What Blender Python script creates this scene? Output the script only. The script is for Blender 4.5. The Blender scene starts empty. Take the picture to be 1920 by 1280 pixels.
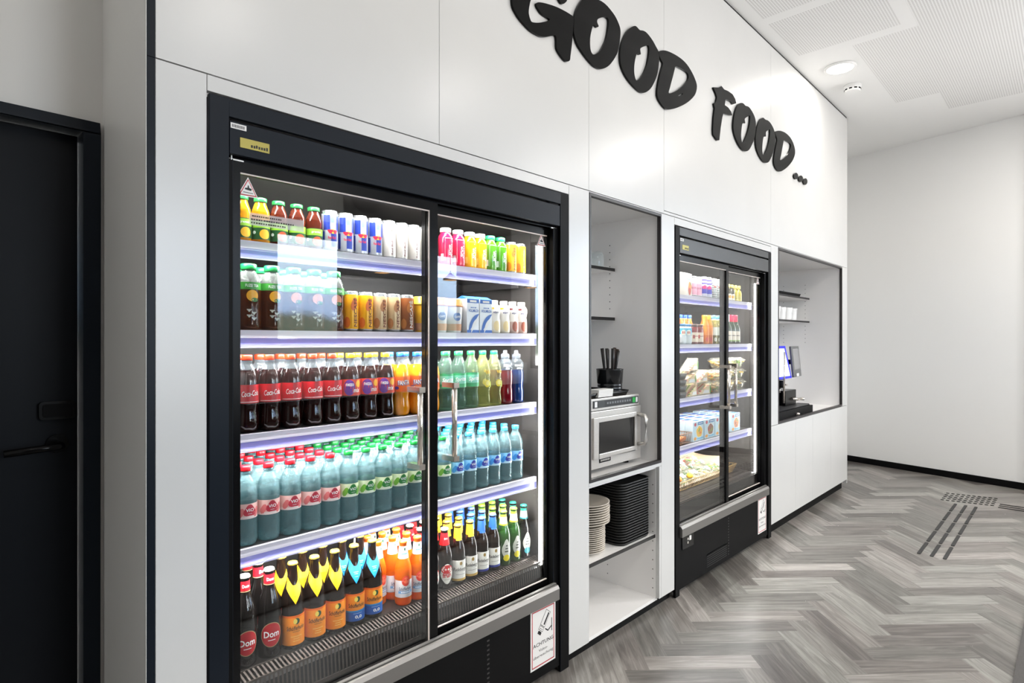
import bpy, bmesh, math, random
from math import sin, cos, pi, radians
from mathutils import Vector, Matrix
random.seed(7)
S = bpy.context.scene
COL = S.collection

# ------------------------------------------------------------------ camera
CAM_D, CAM_H = 1.609, 1.42
cd = bpy.data.cameras.new('camera'); cam = bpy.data.objects.new('camera', cd); COL.objects.link(cam)
cd.sensor_width = 36.0; cd.lens = 21.0; cd.shift_y = -2/1920; cd.clip_start = .02
cam.location = (0, -CAM_D, CAM_H)
cam.rotation_euler = (pi/2, 0, math.atan2(1060, 1120) - pi/2)
S.camera = cam

# ------------------------------------------------------------------ exposure, world, lights
S.view_settings.view_transform = 'Standard'; S.view_settings.look = 'None'
S.view_settings.exposure = 0.42; S.view_settings.gamma = 1.0; S.view_settings.use_curve_mapping = False
cy = S.cycles
cy.use_denoising = True
cy.max_bounces = 10; cy.diffuse_bounces = 4; cy.glossy_bounces = 3; cy.transmission_bounces = 8
cy.transparent_max_bounces = 24; cy.caustics_reflective = False; cy.caustics_refractive = False
cy.sample_clamp_indirect = 4.0

W = bpy.data.worlds.new('daylight'); S.world = W; W.use_nodes = True
nt = W.node_tree; nt.nodes.clear()
wo = nt.nodes.new('ShaderNodeOutputWorld'); bg = nt.nodes.new('ShaderNodeBackground')
tc = nt.nodes.new('ShaderNodeTexCoord'); sx = nt.nodes.new('ShaderNodeSeparateXYZ')
rp = nt.nodes.new('ShaderNodeValToRGB'); nz = nt.nodes.new('ShaderNodeTexNoise')
nz.inputs['Scale'].default_value = 5.0; nz.inputs['Detail'].default_value = 5
mp = nt.nodes.new('ShaderNodeMath'); mp.operation = 'MULTIPLY_ADD'; mp.inputs[1].default_value = .10; mp.inputs[2].default_value = -.03
ad = nt.nodes.new('ShaderNodeMath'); ad.operation = 'ADD'
el = rp.color_ramp.elements
el[0].position = 0.0; el[0].color = (.95, .94, .93, 1)
el[1].position = 1.0; el[1].color = (.92, .97, 1, 1)
for p, c in ((.004, (.9, .9, .88, 1)), (.012, (.12, .16, .12, 1)), (.05, (.14, .18, .15, 1)), (.065, (.42, .58, .85, 1)), (.13, (.62, .80, 1, 1)), (.2, (.95, .98, 1, 1))):
    e = el.new(p); e.color = c
nt.links.new(tc.outputs['Generated'], sx.inputs[0]); nt.links.new(tc.outputs['Generated'], nz.inputs['Vector'])
nt.links.new(nz.outputs['Fac'], mp.inputs[0]); nt.links.new(sx.outputs['Z'], ad.inputs[0]); nt.links.new(mp.outputs[0], ad.inputs[1])
nt.links.new(ad.outputs[0], rp.inputs[0]); nt.links.new(rp.outputs[0], bg.inputs['Color'])
bg.inputs['Strength'].default_value = 11.0
nt.links.new(bg.outputs[0], wo.inputs['Surface'])

def area(name, loc, rot, sx_, sy_, energy, col=(1, 1, 1), portal=False, spread=pi, shape='RECTANGLE'):
    l = bpy.data.lights.new(name, 'AREA'); l.shape = shape; l.size = sx_; l.size_y = sy_
    l.energy = energy; l.color = col; l.spread = spread
    o = bpy.data.objects.new(name, l); COL.objects.link(o); o.location = loc; o.rotation_euler = rot
    if portal: l.cycles.is_portal = True
    return o
REAR_Y = -4.6
CEIL = 3.565
# rear windows: (x0, x1, z0, z1); daylight enters through them; the first is added for its light
WINDOWS = [(1.25, 2.36, .95, 2.75), (2.92, 3.74, 1.40, 2.62), (5.02, 5.66, 1.40, 2.62)]
for k, (a, b, c, d) in enumerate(WINDOWS):
    area('window_daylight', ((a+b)/2, REAR_Y-.02, (c+d)/2), (pi/2, 0, 0), b-a, d-c, 1.0, portal=True)
area('window_daylight', (7.77-.2455*3.35+.02, -3.35, 1.95), (pi/2, 0, pi/2+.24), 1.9, 1.9, 1.0, portal=True)  # portal of the extra window added in the right wall
LAMP = 9.0
DOWNLIGHTS = [(5.18, -.255), (-.9, -2.3), (1.5, -2.4), (3.4, -2.4), (1.0, -3.9), (3.4, -3.9), (6.0, -2.2), (5.9, -3.5)]  # second and last two are unseen lamps added for brightness
for x, y in DOWNLIGHTS:
    k = 1.0
    k = 3.3 if x > 5.5 else .6 if y > -1 else 1.0  # added lamps near the far wall are boosted to lighten it
    area('downlight_light', (x, y, CEIL-.02), (0, 0, 0), .19, .19, LAMP*k, (1, .955, .90), shape='DISK')

# ------------------------------------------------------------------ materials
def lin(c):
    r = []
    for v in c[:3]:
        v = v/255.0
        r.append(v/12.92 if v <= .04045 else ((v+.055)/1.055)**2.4)
    return tuple(r) + (1.0,)
MATS = {}
def M(name, col=(128, 128, 128), rough=.45, metal=0.0, spec=.5, emit=0.0, coat=0.0, sub=0.0):
    if name in MATS: return MATS[name]
    m = bpy.data.materials.new(name); m.use_nodes = True
    b = m.node_tree.nodes['Principled BSDF']
    b.inputs['Base Color'].default_value = lin(col); b.inputs['Roughness'].default_value = rough
    b.inputs['Metallic'].default_value = metal; b.inputs['Specular IOR Level'].default_value = spec
    b.inputs['Coat Weight'].default_value = coat
    if emit:
        b.inputs['Emission Color'].default_value = lin(col); b.inputs['Emission Strength'].default_value = emit
    MATS[name] = m; return m
def clear(name, tint, frac, col, rough=.08, spec=.6, bump=0.0, bscale=90, bz=.5, edge=True):
    """see-through plastic or glass: part straight transparency, part coloured body"""
    if name in MATS: return MATS[name]
    m = M(name, col, rough, 0, spec); t = m.node_tree
    b = t.nodes['Principled BSDF']; out = t.nodes['Material Output']
    tr = t.nodes.new('ShaderNodeBsdfTransparent'); tr.inputs[0].default_value = lin(tint)
    mx = t.nodes.new('ShaderNodeMixShader')
    lw = t.nodes.new('ShaderNodeLayerWeight'); lw.inputs['Blend'].default_value = .5
    pw = t.nodes.new('ShaderNodeMath'); pw.operation = 'POWER'; pw.inputs[1].default_value = 2.2; t.links.new(lw.outputs['Facing'], pw.inputs[0])
    fa = t.nodes.new('ShaderNodeMath'); fa.operation = 'MULTIPLY_ADD'; fa.use_clamp = True; fa.inputs[1].default_value = 1.15*(1-frac) if edge else 0; fa.inputs[2].default_value = (1-frac)*(.62 if edge else 1)
    t.links.new(pw.outputs[0], fa.inputs[0]); t.links.new(fa.outputs[0], mx.inputs[0])
    t.links.new(tr.outputs[0], mx.inputs[1]); t.links.new(b.outputs[0], mx.inputs[2]); t.links.new(mx.outputs[0], out.inputs[0])
    if bump:
        tcn = t.nodes.new('ShaderNodeTexCoord'); mpg = t.nodes.new('ShaderNodeMapping'); mpg.inputs['Scale'].default_value = (1, 1, bz)
        n = t.nodes.new('ShaderNodeTexNoise'); n.inputs['Scale'].default_value = bscale; n.inputs['Detail'].default_value = 2
        bp = t.nodes.new('ShaderNodeBump'); bp.inputs['Strength'].default_value = bump; bp.inputs['Distance'].default_value = .004
        t.links.new(tcn.outputs['Object'], mpg.inputs[0]); t.links.new(mpg.outputs[0], n.inputs['Vector']); t.links.new(n.outputs['Fac'], bp.inputs['Height']); t.links.new(bp.outputs[0], b.inputs['Normal'])
    return m
def filled(name, tint, col, glass=.5, body=.2, bump=.6, bscale=85, bz=.35, ior=1.33):
    """clear bottle full of water: refraction, some plain see-through, some coloured body"""
    if name in MATS: return MATS[name]
    m = clear(name, tint, 1-body, col, .14, 1.0, bump, bscale, bz, False); t = m.node_tree
    out = t.nodes['Material Output']; mx = [n for n in t.nodes if n.type == 'MIX_SHADER'][0]
    gl = t.nodes.new('ShaderNodeBsdfGlass'); gl.inputs['IOR'].default_value = ior; gl.inputs['Roughness'].default_value = .03; gl.inputs['Color'].default_value = lin(tint)
    bp = [n for n in t.nodes if n.type == 'BUMP'][0]; t.links.new(bp.outputs[0], gl.inputs['Normal'])
    m2 = t.nodes.new('ShaderNodeMixShader'); m2.inputs[0].default_value = glass
    t.links.new(mx.outputs[0], m2.inputs[1]); t.links.new(gl.outputs[0], m2.inputs[2]); t.links.new(m2.outputs[0], out.inputs[0])
    return m
def pane(name, tint=(255, 255, 255), boost=1.8):
    if name in MATS: return MATS[name]
    m = bpy.data.materials.new(name); m.use_nodes = True; t = m.node_tree; t.nodes.clear()
    out = t.nodes.new('ShaderNodeOutputMaterial'); mx = t.nodes.new('ShaderNodeMixShader')
    tr = t.nodes.new('ShaderNodeBsdfTransparent'); tr.inputs[0].default_value = lin(tint)
    gl = t.nodes.new('ShaderNodeBsdfGlossy'); gl.inputs['Roughness'].default_value = 0.0
    fr = t.nodes.new('ShaderNodeFresnel'); fr.inputs['IOR'].default_value = 1.5
    mu = t.nodes.new('ShaderNodeMath'); mu.operation = 'MULTIPLY'; mu.inputs[1].default_value = boost; mu.use_clamp = True
    ge = t.nodes.new('ShaderNodeNewGeometry'); io = t.nodes.new('ShaderNodeMath'); io.operation = 'MULTIPLY_ADD'; io.inputs[1].default_value = 1/1.5-1.5; io.inputs[2].default_value = 1.5
    t.links.new(ge.outputs['Backfacing'], io.inputs[0]); t.links.new(io.outputs[0], fr.inputs['IOR'])
    t.links.new(fr.outputs[0], mu.inputs[0]); t.links.new(mu.outputs[0], mx.inputs[0])
    t.links.new(tr.outputs[0], mx.inputs[1]); t.links.new(gl.outputs[0], mx.inputs[2]); t.links.new(mx.outputs[0], out.inputs[0])
    MATS[name] = m; return m
def noisy(name, c1, c2, rough, scale, stretch=(1, 1, 1), metal=0.0, bump=0.0):
    if name in MATS: return MATS[name]
    m = M(name, c1, rough, metal); t = m.node_tree; b = t.nodes['Principled BSDF']
    tcn = t.nodes.new('ShaderNodeTexCoord'); mpg = t.nodes.new('ShaderNodeMapping'); mpg.inputs['Scale'].default_value = stretch
    n = t.nodes.new('ShaderNodeTexNoise'); n.inputs['Scale'].default_value = scale; n.inputs['Detail'].default_value = 4
    r = t.nodes.new('ShaderNodeValToRGB'); r.color_ramp.elements[0].color = lin(c1); r.color_ramp.elements[1].color = lin(c2)
    r.color_ramp.elements[0].position = .35; r.color_ramp.elements[1].position = .65
    t.links.new(tcn.outputs['Object'], mpg.inputs[0]); t.links.new(mpg.outputs[0], n.inputs['Vector'])
    t.links.new(n.outputs['Fac'], r.inputs[0]); t.links.new(r.outputs[0], b.inputs['Base Color'])
    if bump:
        bm_ = t.nodes.new('ShaderNodeBump'); bm_.inputs['Strength'].default_value = bump; bm_.inputs['Distance'].default_value = .002
        t.links.new(n.outputs['Fac'], bm_.inputs['Height']); t.links.new(bm_.outputs[0], b.inputs['Normal'])
    return m

WHITE = noisy('white_laminate', (214, 214, 213), (211, 211, 210), .27, 2.0)
GREYW = M('grey_painted_wall', (230, 229, 226), .5)
BACKW = M('white_painted_wall', (246, 246, 245), .55)
NAVY = M('dark_blue_powder_coat', (21, 27, 35), .36, 0, .14)
NAVYD = M('dark_blue_door_leaf', (15, 18, 23), .45, 0, .14)
BLACK = M('black_gloss', (9, 9, 10), .22, 0, .18)
BLACKM = M('black_matt', (11, 11, 12), .5, 0, .1)
EDGE = M('black_edge_band', (44, 40, 40), .4)
INNER = M('niche_white_board', (244, 242, 240), .35)
HOLE = M('peg_hole_dark', (70, 64, 60), .8)
STEEL = noisy('brushed_steel', (206, 201, 194), (220, 215, 209), .34, 60, (1, 1, 30), .55)
CHROME = M('chrome', (222, 214, 204), .14, .75)
ALU = M('anodised_aluminium', (128, 125, 122), .38, .6)
PAPER = M('white_paper', (240, 240, 238), .7)
INK = M('black_ink', (22, 22, 24), .6)
REDINK = M('red_ink', (190, 40, 50), .6)

# ------------------------------------------------------------------ mesh builder
class MB:
    def __init__(s): s.v = []; s.f = []; s.m = []; s.s = []; s.mats = []
    def mi(s, m):
        if m not in s.mats: s.mats.append(m)
        return s.mats.index(m)
    def face(s, idx, m, smooth=False):
        s.f.append(tuple(idx)); s.m.append(s.mi(m)); s.s.append(smooth)
    def quad(s, a, b, c, d, m):
        n = len(s.v); s.v += [a, b, c, d]; s.face((n, n+1, n+2, n+3), m)
    def box(s, x0, x1, y0, y1, z0, z1, m):
        n = len(s.v)
        s.v += [(x0, y0, z0), (x1, y0, z0), (x1, y1, z0), (x0, y1, z0), (x0, y0, z1), (x1, y0, z1), (x1, y1, z1), (x0, y1, z1)]
        for q in ((0, 3, 2, 1), (4, 5, 6, 7), (0, 1, 5, 4), (1, 2, 6, 5), (2, 3, 7, 6), (3, 0, 4, 7)):
            s.face([n+i for i in q], m)
        return s
    def obox(s, c, ax, ay, az, m):
        n = len(s.v); c = Vector(c); ax = Vector(ax); ay = Vector(ay); az = Vector(az)
        for k in (-1, 1):
            for i, j in ((-1, -1), (1, -1), (1, 1), (-1, 1)): s.v.append(tuple(c+ax*i+ay*j+az*k))
        for q in ((0, 3, 2, 1), (4, 5, 6, 7), (0, 1, 5, 4), (1, 2, 6, 5), (2, 3, 7, 6), (3, 0, 4, 7)):
            s.face([n+i for i in q], m)
        return s
    def lathe(s, prof, mf, seg=20, cx=0., cy=0., z0=0., wob=None, cap0=True, cap1=True):
        """prof: (r, z); mf: material or function of mean z"""
        f = mf if callable(mf) else (lambda z: mf)
        base = len(s.v)
        for r, z in prof:
            for i in range(seg):
                a = 2*pi*i/seg; rr = r*(1 + (wob(a, z) if wob else 0))
                s.v.append((cx+rr*sin(a), cy-rr*cos(a), z0+z))
        for k in range(len(prof)-1):
            mm = f((prof[k][1]+prof[k+1][1])/2)
            for i in range(seg):
                j = (i+1) % seg
                s.face((base+k*seg+i, base+k*seg+j, base+(k+1)*seg+j, base+(k+1)*seg+i), mm, True)
        if cap0: s.face([base+i for i in range(seg)][::-1], f(prof[0][1]))
        if cap1: s.face([base+(len(prof)-1)*seg+i for i in range(seg)], f(prof[-1][1]))
        return s
    def tube(s, pts, r, m, seg=10, r2=None):
        pts = [Vector(p) for p in pts]; base = len(s.v); n = len(pts)
        up = Vector((0, 0, 1))
        for k, p in enumerate(pts):
            d = (pts[min(k+1, n-1)] - pts[max(k-1, 0)]).normalized()
            u = d.cross(up)
            if u.length < 1e-3: u = d.cross(Vector((0, 1, 0)))
            u.normalize(); w = d.cross(u).normalized()
            rr = r if r2 is None else r+(r2-r)*k/max(1, n-1)
            for i in range(seg):
                a = 2*pi*i/seg; s.v.append(tuple(p+u*rr*cos(a)+w*rr*sin(a)))
        for k in range(n-1):
            for i in range(seg):
                j = (i+1) % seg
                s.face((base+k*seg+i, base+k*seg+j, base+(k+1)*seg+j, base+(k+1)*seg+i), m, True)
        s.face([base+i for i in range(seg)][::-1], m); s.face([base+(n-1)*seg+i for i in range(seg)], m)
        return s
    # ---- things lying on a cylinder; angle 0 faces -y, arc length grows towards +x
    def wrap(s, r, z0, z1, a0, a1, m, seg=20, r1=None):
        base = len(s.v); r1 = r if r1 is None else r1
        for i in range(seg+1):
            a = a0+(a1-a0)*i/seg
            s.v.append((r*sin(a), -r*cos(a), z0)); s.v.append((r1*sin(a), -r1*cos(a), z1))
        for i in range(seg):
            b = base+2*i; s.face((b, b+2, b+3, b+1), m, True)
        return s
    def wblob(s, r, zc, a, rx, rz, m, n=18, rings=2, fn=None):
        """filled blob on a cylinder of radius r; fn(t) scales the outline"""
        base = len(s.v); s.v.append((r*sin(a), -r*cos(a), zc))
        for k in range(1, rings+1):
            for i in range(n):
                t = 2*pi*i/n; q = (fn(t) if fn else 1)*k/rings
                ang = a+rx*q*cos(t)/r
                s.v.append((r*sin(ang), -r*cos(ang), zc+rz*q*sin(t)))
        for i in range(n): s.face((base, base+1+i, base+1+(i+1) % n), m, True)
        for k in range(rings-1):
            o = base+1+k*n
            for i in range(n):
                j = (i+1) % n; s.face((o+i, o+n+i, o+n+j, o+j), m, True)
        return s
    def wtext(s, txt, r, zc, a, h, m, w=None, vert=False, shear=0, bold=0, tilt=0.0):
        vs, fs, tw, th = text2d(txt, shear, bold)
        k = h/th; kx = k if w is None else w/tw
        base = len(s.v)
        for x, y in vs:
            X, Y = x*kx, y*k
            if vert: X, Y = -Y, X
            if tilt: X, Y = X*cos(tilt)-Y*sin(tilt), X*sin(tilt)+Y*cos(tilt)
            ang = a+X/r
            s.v.append((r*sin(ang), -r*cos(ang), zc+Y))
        for f in fs: s.face([base+i for i in f], m)
        return s
    def ftext(s, txt, org, ux, uz, h, m, w=None, shear=0, bold=0):
        vs, fs, tw, th = text2d(txt, shear, bold); org = Vector(org); ux = Vector(ux); uz = Vector(uz)
        k = h/th; kx = k if w is None else w/tw; base = len(s.v)
        for x, y in vs: s.v.append(tuple(org+ux*x*kx+uz*y*k))
        for f in fs: s.face([base+i for i in f], m)
        return s
    def wdash(s, r, zc, a, h, m, w, n=5):
        """small print too fine to read: a row of short marks"""
        rr = random.Random(int(w*1e5)+n); x = -w/2; st = w/n
        for i in range(n):
            q = st*(.55+.35*rr.random()); s.wrap(r, zc-h/2, zc+h/2, a+x/r, a+(x+q)/r, m, 2); x += st
        return s
    def fdash(s, org, ux, uz, h, m, w, n=5):
        rr = random.Random(int(w*1e5)+n); org = Vector(org); ux = Vector(ux); uz = Vector(uz); x = -w/2; st = w/n
        for i in range(n):
            q = st*(.55+.35*rr.random()); s.poly([tuple(org+ux*a_+uz*c_) for a_, c_ in ((x, -h/2), (x+q, -h/2), (x+q, h/2), (x, h/2))], m); x += st
        return s
    def poly(s, pts, m):
        n = len(s.v); s.v += [tuple(p) for p in pts]; s.face(range(n, n+len(pts)), m); return s
    def prism(s, pts2, z0, z1, m):
        """vertical prism over an outline in plan (counter-clockwise)"""
        n = len(s.v); k = len(pts2)
        s.v += [(x, y, z0) for x, y in pts2]+[(x, y, z1) for x, y in pts2]
        s.face(list(range(n, n+k))[::-1], m); s.face(range(n+k, n+2*k), m)
        for i in range(k):
            j = (i+1) % k; s.face((n+i, n+j, n+k+j, n+k+i), m)
        return s
    def mesh(s, name, bevel=0.0, off=(0, 0, 0)):
        me = bpy.data.meshes.new(name)
        me.from_pydata([(v[0]-off[0], v[1]-off[1], v[2]-off[2]) for v in s.v], [], s.f)
        for m in s.mats: me.materials.append(m)
        me.polygons.foreach_set('material_index', s.m); me.polygons.foreach_set('use_smooth', s.s)
        if bevel:
            bm = bmesh.new(); bm.from_mesh(me); bmesh.ops.remove_doubles(bm, verts=bm.verts, dist=1e-6)
            ed = [e for e in bm.edges if len(e.link_faces) == 2 and e.calc_face_angle(0) > .6]
            bmesh.ops.bevel(bm, geom=ed, offset=bevel, segments=2, affect='EDGES', profile=.6, clamp_overlap=True)
            bm.to_mesh(me); bm.free()
        me.update(); return me
    def build(s, name, parent=None, bevel=0.0, local=False):
        off = (0, 0, 0)
        if parent is not None and not local:
            p = parent; o = Vector((0, 0, 0))
            while p: o += p.location; p = p.parent
            off = tuple(o)
        ob = bpy.data.objects.new(name, s.mesh(name, bevel, off)); COL.objects.link(ob)
        if parent is not None: ob.parent = parent
        return ob
_T = {}
def text2d(txt, shear=0, bold=0):
    key = (txt, shear, bold)
    if key not in _T:
        cu = bpy.data.curves.new('lettering', 'FONT'); cu.body = txt; cu.align_x = 'CENTER'; cu.resolution_u = 2
        cu.shear = shear; cu.offset = bold
        ob = bpy.data.objects.new('lettering', cu); COL.objects.link(ob)
        dg = bpy.context.evaluated_depsgraph_get(); dg.update()
        me = bpy.data.meshes.new_from_object(ob.evaluated_get(dg))
        vs = [(v.co.x, v.co.y) for v in me.vertices]; fs = [tuple(p.vertices) for p in me.polygons]
        bpy.data.objects.remove(ob); bpy.data.curves.remove(cu); bpy.data.meshes.remove(me)
        x0, x1 = min(v[0] for v in vs), max(v[0] for v in vs); y0, y1 = min(v[1] for v in vs), max(v[1] for v in vs)
        vs = [(x-(x0+x1)/2, y-(y0+y1)/2) for x, y in vs]
        _T[key] = (vs, fs, x1-x0, y1-y0)
    return _T[key]

# ------------------------------------------------------------------ things
LABELS = {}
def tag(o, label, cat, group=None):
    o['label'] = label; o['category'] = cat
    if group: o['group'] = group
    LABELS.setdefault(label, []).append(group)
    n = len(label.split())
    if n > 16 or n < 4: print('LABEL LENGTH', n, label)
    return o
def thing(name, label, cat, loc=(0, 0, 0), group=None):
    o = bpy.data.objects.new(name, None); COL.objects.link(o); o.location = loc; o.empty_display_size = .05
    if label: tag(o, label, cat, group)
    return o
def struct(o): o['kind'] = 'structure'; return o
def kids(o): return [c for c in bpy.data.objects if c.parent == o]
TREE = {}
def copy_tree(o, loc, label=None, rz=None, group=None):
    c = o.copy(); COL.objects.link(c); c.location = loc
    if rz is not None: c.rotation_euler = (0, 0, rz)
    if o.name not in TREE: TREE[o.name] = [(k, kids(k)) for k in kids(o)]
    for k, sub in TREE[o.name]:
        d = k.copy(); COL.objects.link(d); d.parent = c
        for g in sub:
            e = g.copy(); COL.objects.link(e); e.parent = d
    if label: tag(c, label, c['category'], group or c.get('group'))
    return c
ORD = ['first', 'second', 'third', 'fourth', 'fifth', 'sixth', 'seventh', 'eighth', 'ninth', 'tenth', 'eleventh', 'twelfth', 'thirteenth', 'fourteenth', 'fifteenth', 'sixteenth', 'seventeenth', 'eighteenth', 'nineteenth', 'twentieth', 'twenty-first', 'twenty-second', 'twenty-third', 'twenty-fourth', 'twenty-fifth', 'twenty-sixth']
# ================================================================== the room
# ---- herringbone floor: every plank a face of one mesh, its tone an attribute
FL, FW = .488, .108
RX0, RX1 = -3.0, 8.6
def floor_mat():
    m = M('grey_oak_vinyl_planks', (150, 146, 142), .3); t = m.node_tree; b = t.nodes['Principled BSDF']
    at = t.nodes.new('ShaderNodeAttribute'); at.attribute_name = 'tone'
    uv = t.nodes.new('ShaderNodeUVMap'); uv.uv_map = 'plank'
    sep = t.nodes.new('ShaderNodeSeparateXYZ'); t.links.new(at.outputs['Color'], sep.inputs[0])
    mp_ = t.nodes.new('ShaderNodeMapping'); mp_.inputs['Scale'].default_value = (3.2, 46, 1)
    of = t.nodes.new('ShaderNodeVectorMath'); of.operation = 'MULTIPLY_ADD'
    of.inputs[1].default_value = (37, 91, 13); t.links.new(at.outputs['Color'], of.inputs[0]); t.links.new(mp_.outputs[0], of.inputs[2])
    t.links.new(uv.outputs[0], mp_.inputs[0])
    n1 = t.nodes.new('ShaderNodeTexNoise'); n1.inputs['Scale'].default_value = 1.0; n1.inputs['Detail'].default_value = 7; n1.inputs['Roughness'].default_value = .65
    n1.inputs['Distortion'].default_value = .9
    t.links.new(of.outputs[0], n1.inputs['Vector'])
    r = t.nodes.new('ShaderNodeValToRGB'); e = r.color_ramp.elements
    e[0].position = 0; e[0].color = lin((60, 56, 53)); e[1].position = 1; e[1].color = lin((188, 185, 180))
    for p, c in ((.3, (90, 86, 83)), (.55, (123, 119, 115)), (.8, (157, 153, 149))):
        q = e.new(p); q.color = lin(c)
    ma = t.nodes.new('ShaderNodeMath'); ma.operation = 'MULTIPLY_ADD'; ma.inputs[1].default_value = 1.05
    t.links.new(n1.outputs['Fac'], ma.inputs[0])
    sb = t.nodes.new('ShaderNodeMath'); sb.operation = 'MULTIPLY_ADD'; sb.inputs[1].default_value = .56; sb.inputs[2].default_value = -.30
    t.links.new(sep.outputs[0], sb.inputs[0]); t.links.new(sb.outputs[0], ma.inputs[2]); t.links.new(ma.outputs[0], r.inputs[0])
    hs = t.nodes.new('ShaderNodeMix'); hs.data_type = 'RGBA'; hs.blend_type = 'MULTIPLY'; hs.inputs[0].default_value = 1
    tr = t.nodes.new('ShaderNodeValToRGB'); tr.color_ramp.elements[0].color = (.95, .985, .955, 1); tr.color_ramp.elements[1].color = (1, .965, .95, 1)
    t.links.new(sep.outputs[1], tr.inputs[0]); t.links.new(r.outputs[0], hs.inputs[6]); t.links.new(tr.outputs[0], hs.inputs[7])
    t.links.new(hs.outputs[2], b.inputs['Base Color'])
    return m
def build_floor():
    me = bpy.data.meshes.new('floor'); vs, fs, uvs, tones = [], [], [], []
    q = 1/math.sqrt(2); ox, oy = -.012, -.27
    def put(u0, v0, lu, lv, along_u):
        c = [(u0, v0), (u0+lu, v0), (u0+lu, v0+lv), (u0, v0+lv)]
        p = [((u+v)*q+ox, (v-u)*q+oy) for u, v in c]
        if max(a for a, _ in p) < RX0 or min(a for a, _ in p) > RX1 or max(b for _, b in p) < -4.9 or min(b for _, b in p) > .75: return
        n = len(vs); vs.extend([(a, b, 0) for a, b in p]); fs.append((n, n+1, n+2, n+3))
        uvs.extend([(u-u0, v-v0) if along_u else (v-v0, u-u0) for u, v in c])
        tones.append((random.random()*.75+random.random()*.25, random.random(), random.random()))
    for c in range(-6, 12):
        for n in range(-80, 140):
            u0, v0 = n*FW+c*FL, n*FW-c*FL
            put(u0, v0, FL, FW, True)
            put(u0+FL, v0+FW-FL, FW, FL, False)
    me.from_pydata(vs, [], fs)
    me.uv_layers.new(name='plank'); me.uv_layers['plank'].data.foreach_set('uv', [c for uv in uvs for c in uv])
    me.color_attributes.new('tone', 'FLOAT_COLOR', 'CORNER'); me.color_attributes['tone'].data.foreach_set('color', [c for i in range(len(uvs)) for c in tones[i//4]+(1,)])
    me.materials.append(floor_mat()); me.update()
    o = bpy.data.objects.new('floor', me); COL.objects.link(o); struct(o)
    flip = [p for p in me.polygons if p.normal.z < 0]
    if flip:
        bm = bmesh.new(); bm.from_mesh(me); bmesh.ops.reverse_faces(bm, faces=[f for f in bm.faces if f.normal.z < 0]); bm.to_mesh(me); bm.free()
build_floor()

# ---- ceiling: white plasterboard with perforated fields
def perf_mat():
    m = M('perforated_plasterboard', (232, 231, 228), .7); t = m.node_tree; b = t.nodes['Principled BSDF']
    tcn = t.nodes.new('ShaderNodeTexCoord'); sp = t.nodes.new('ShaderNodeSeparateXYZ'); t.links.new(tcn.outputs['Object'], sp.inputs[0])
    def cell(o, p):
        a = t.nodes.new('ShaderNodeMath'); a.operation = 'MULTIPLY'; a.inputs[1].default_value = 1/p; t.links.new(o, a.inputs[0])
        f = t.nodes.new('ShaderNodeMath'); f.operation = 'FRACT'; t.links.new(a.outputs[0], f.inputs[0])
        c = t.nodes.new('ShaderNodeMath'); c.operation = 'SUBTRACT'; c.inputs[1].default_value = .5; t.links.new(f.outputs[0], c.inputs[0]); return c
    cx, cyy = cell(sp.outputs['X'], .0165), cell(sp.outputs['Y'], .0165)
    v = t.nodes.new('ShaderNodeCombineXYZ'); t.links.new(cx.outputs[0], v.inputs[0]); t.links.new(cyy.outputs[0], v.inputs[1])
    ln = t.nodes.new('ShaderNodeVectorMath'); ln.operation = 'LENGTH'; t.links.new(v.outputs[0], ln.inputs[0])
    lt = t.nodes.new('ShaderNodeMath'); lt.operation = 'LESS_THAN'; lt.inputs[1].default_value = .33; t.links.new(ln.outputs['Value'], lt.inputs[0])
    mx = t.nodes.new('ShaderNodeMix'); mx.data_type = 'RGBA'; mx.inputs[6].default_value = lin((246, 246, 245)); mx.inputs[7].default_value = lin((206, 205, 204))
    t.links.new(lt.outputs[0], mx.inputs[0]); t.links.new(mx.outputs[2], b.inputs['Base Color'])
    return m
PLAIN = M('white_plasterboard', (246, 246, 245), .7); PERF = perf_mat()
b = MB()
xs = [-3.1, -2.4, -1.72, -1.6, -.35, -.23, 1.33, 1.45, 2.86, 2.98, 4.05, 4.14, 4.76, 4.86, 6.3, 6.8, 8.6]
ys = [-4.7, -3.2, -3.0, -.82, -.74, -.42, -.085, .8]
def perforated(x0, x1, y0, y1):
    if x1 <= 4.05 and (x1-x0) > .3: return (y0, y1) in ((-.74, -.42), (-.42, -.085), (-3.0, -.82), (-4.7, -3.2))
    if (x0, x1) == (4.14, 4.76): return (y0, y1) in ((-.74, -.42), (-.42, -.085), (-3.0, -.82))
    if x0 >= 4.05 and x1 <= 4.86: return (y0, y1) == (-3.0, -.82)
    if x0 == 4.86: return (y0, y1) in ((-.74, -.42), (-.82, -.74), (-3.0, -.82))
    if x0 == 6.3: return (y0, y1) in ((-3.0, -.82), (-.82, -.74))
    return False
for i in range(len(xs)-1):
    for j in range(len(ys)-1):
        m = PERF if perforated(xs[i], xs[i+1], ys[j], ys[j+1]) else PLAIN
        b.quad((xs[i], ys[j], CEIL), (xs[i], ys[j+1], CEIL), (xs[i+1], ys[j+1], CEIL), (xs[i+1], ys[j], CEIL), m)
b.box(-3.1, 8.6, -4.75, .8, CEIL+.005, CEIL+.12, PLAIN)
struct(b.build('ceiling'))

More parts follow.
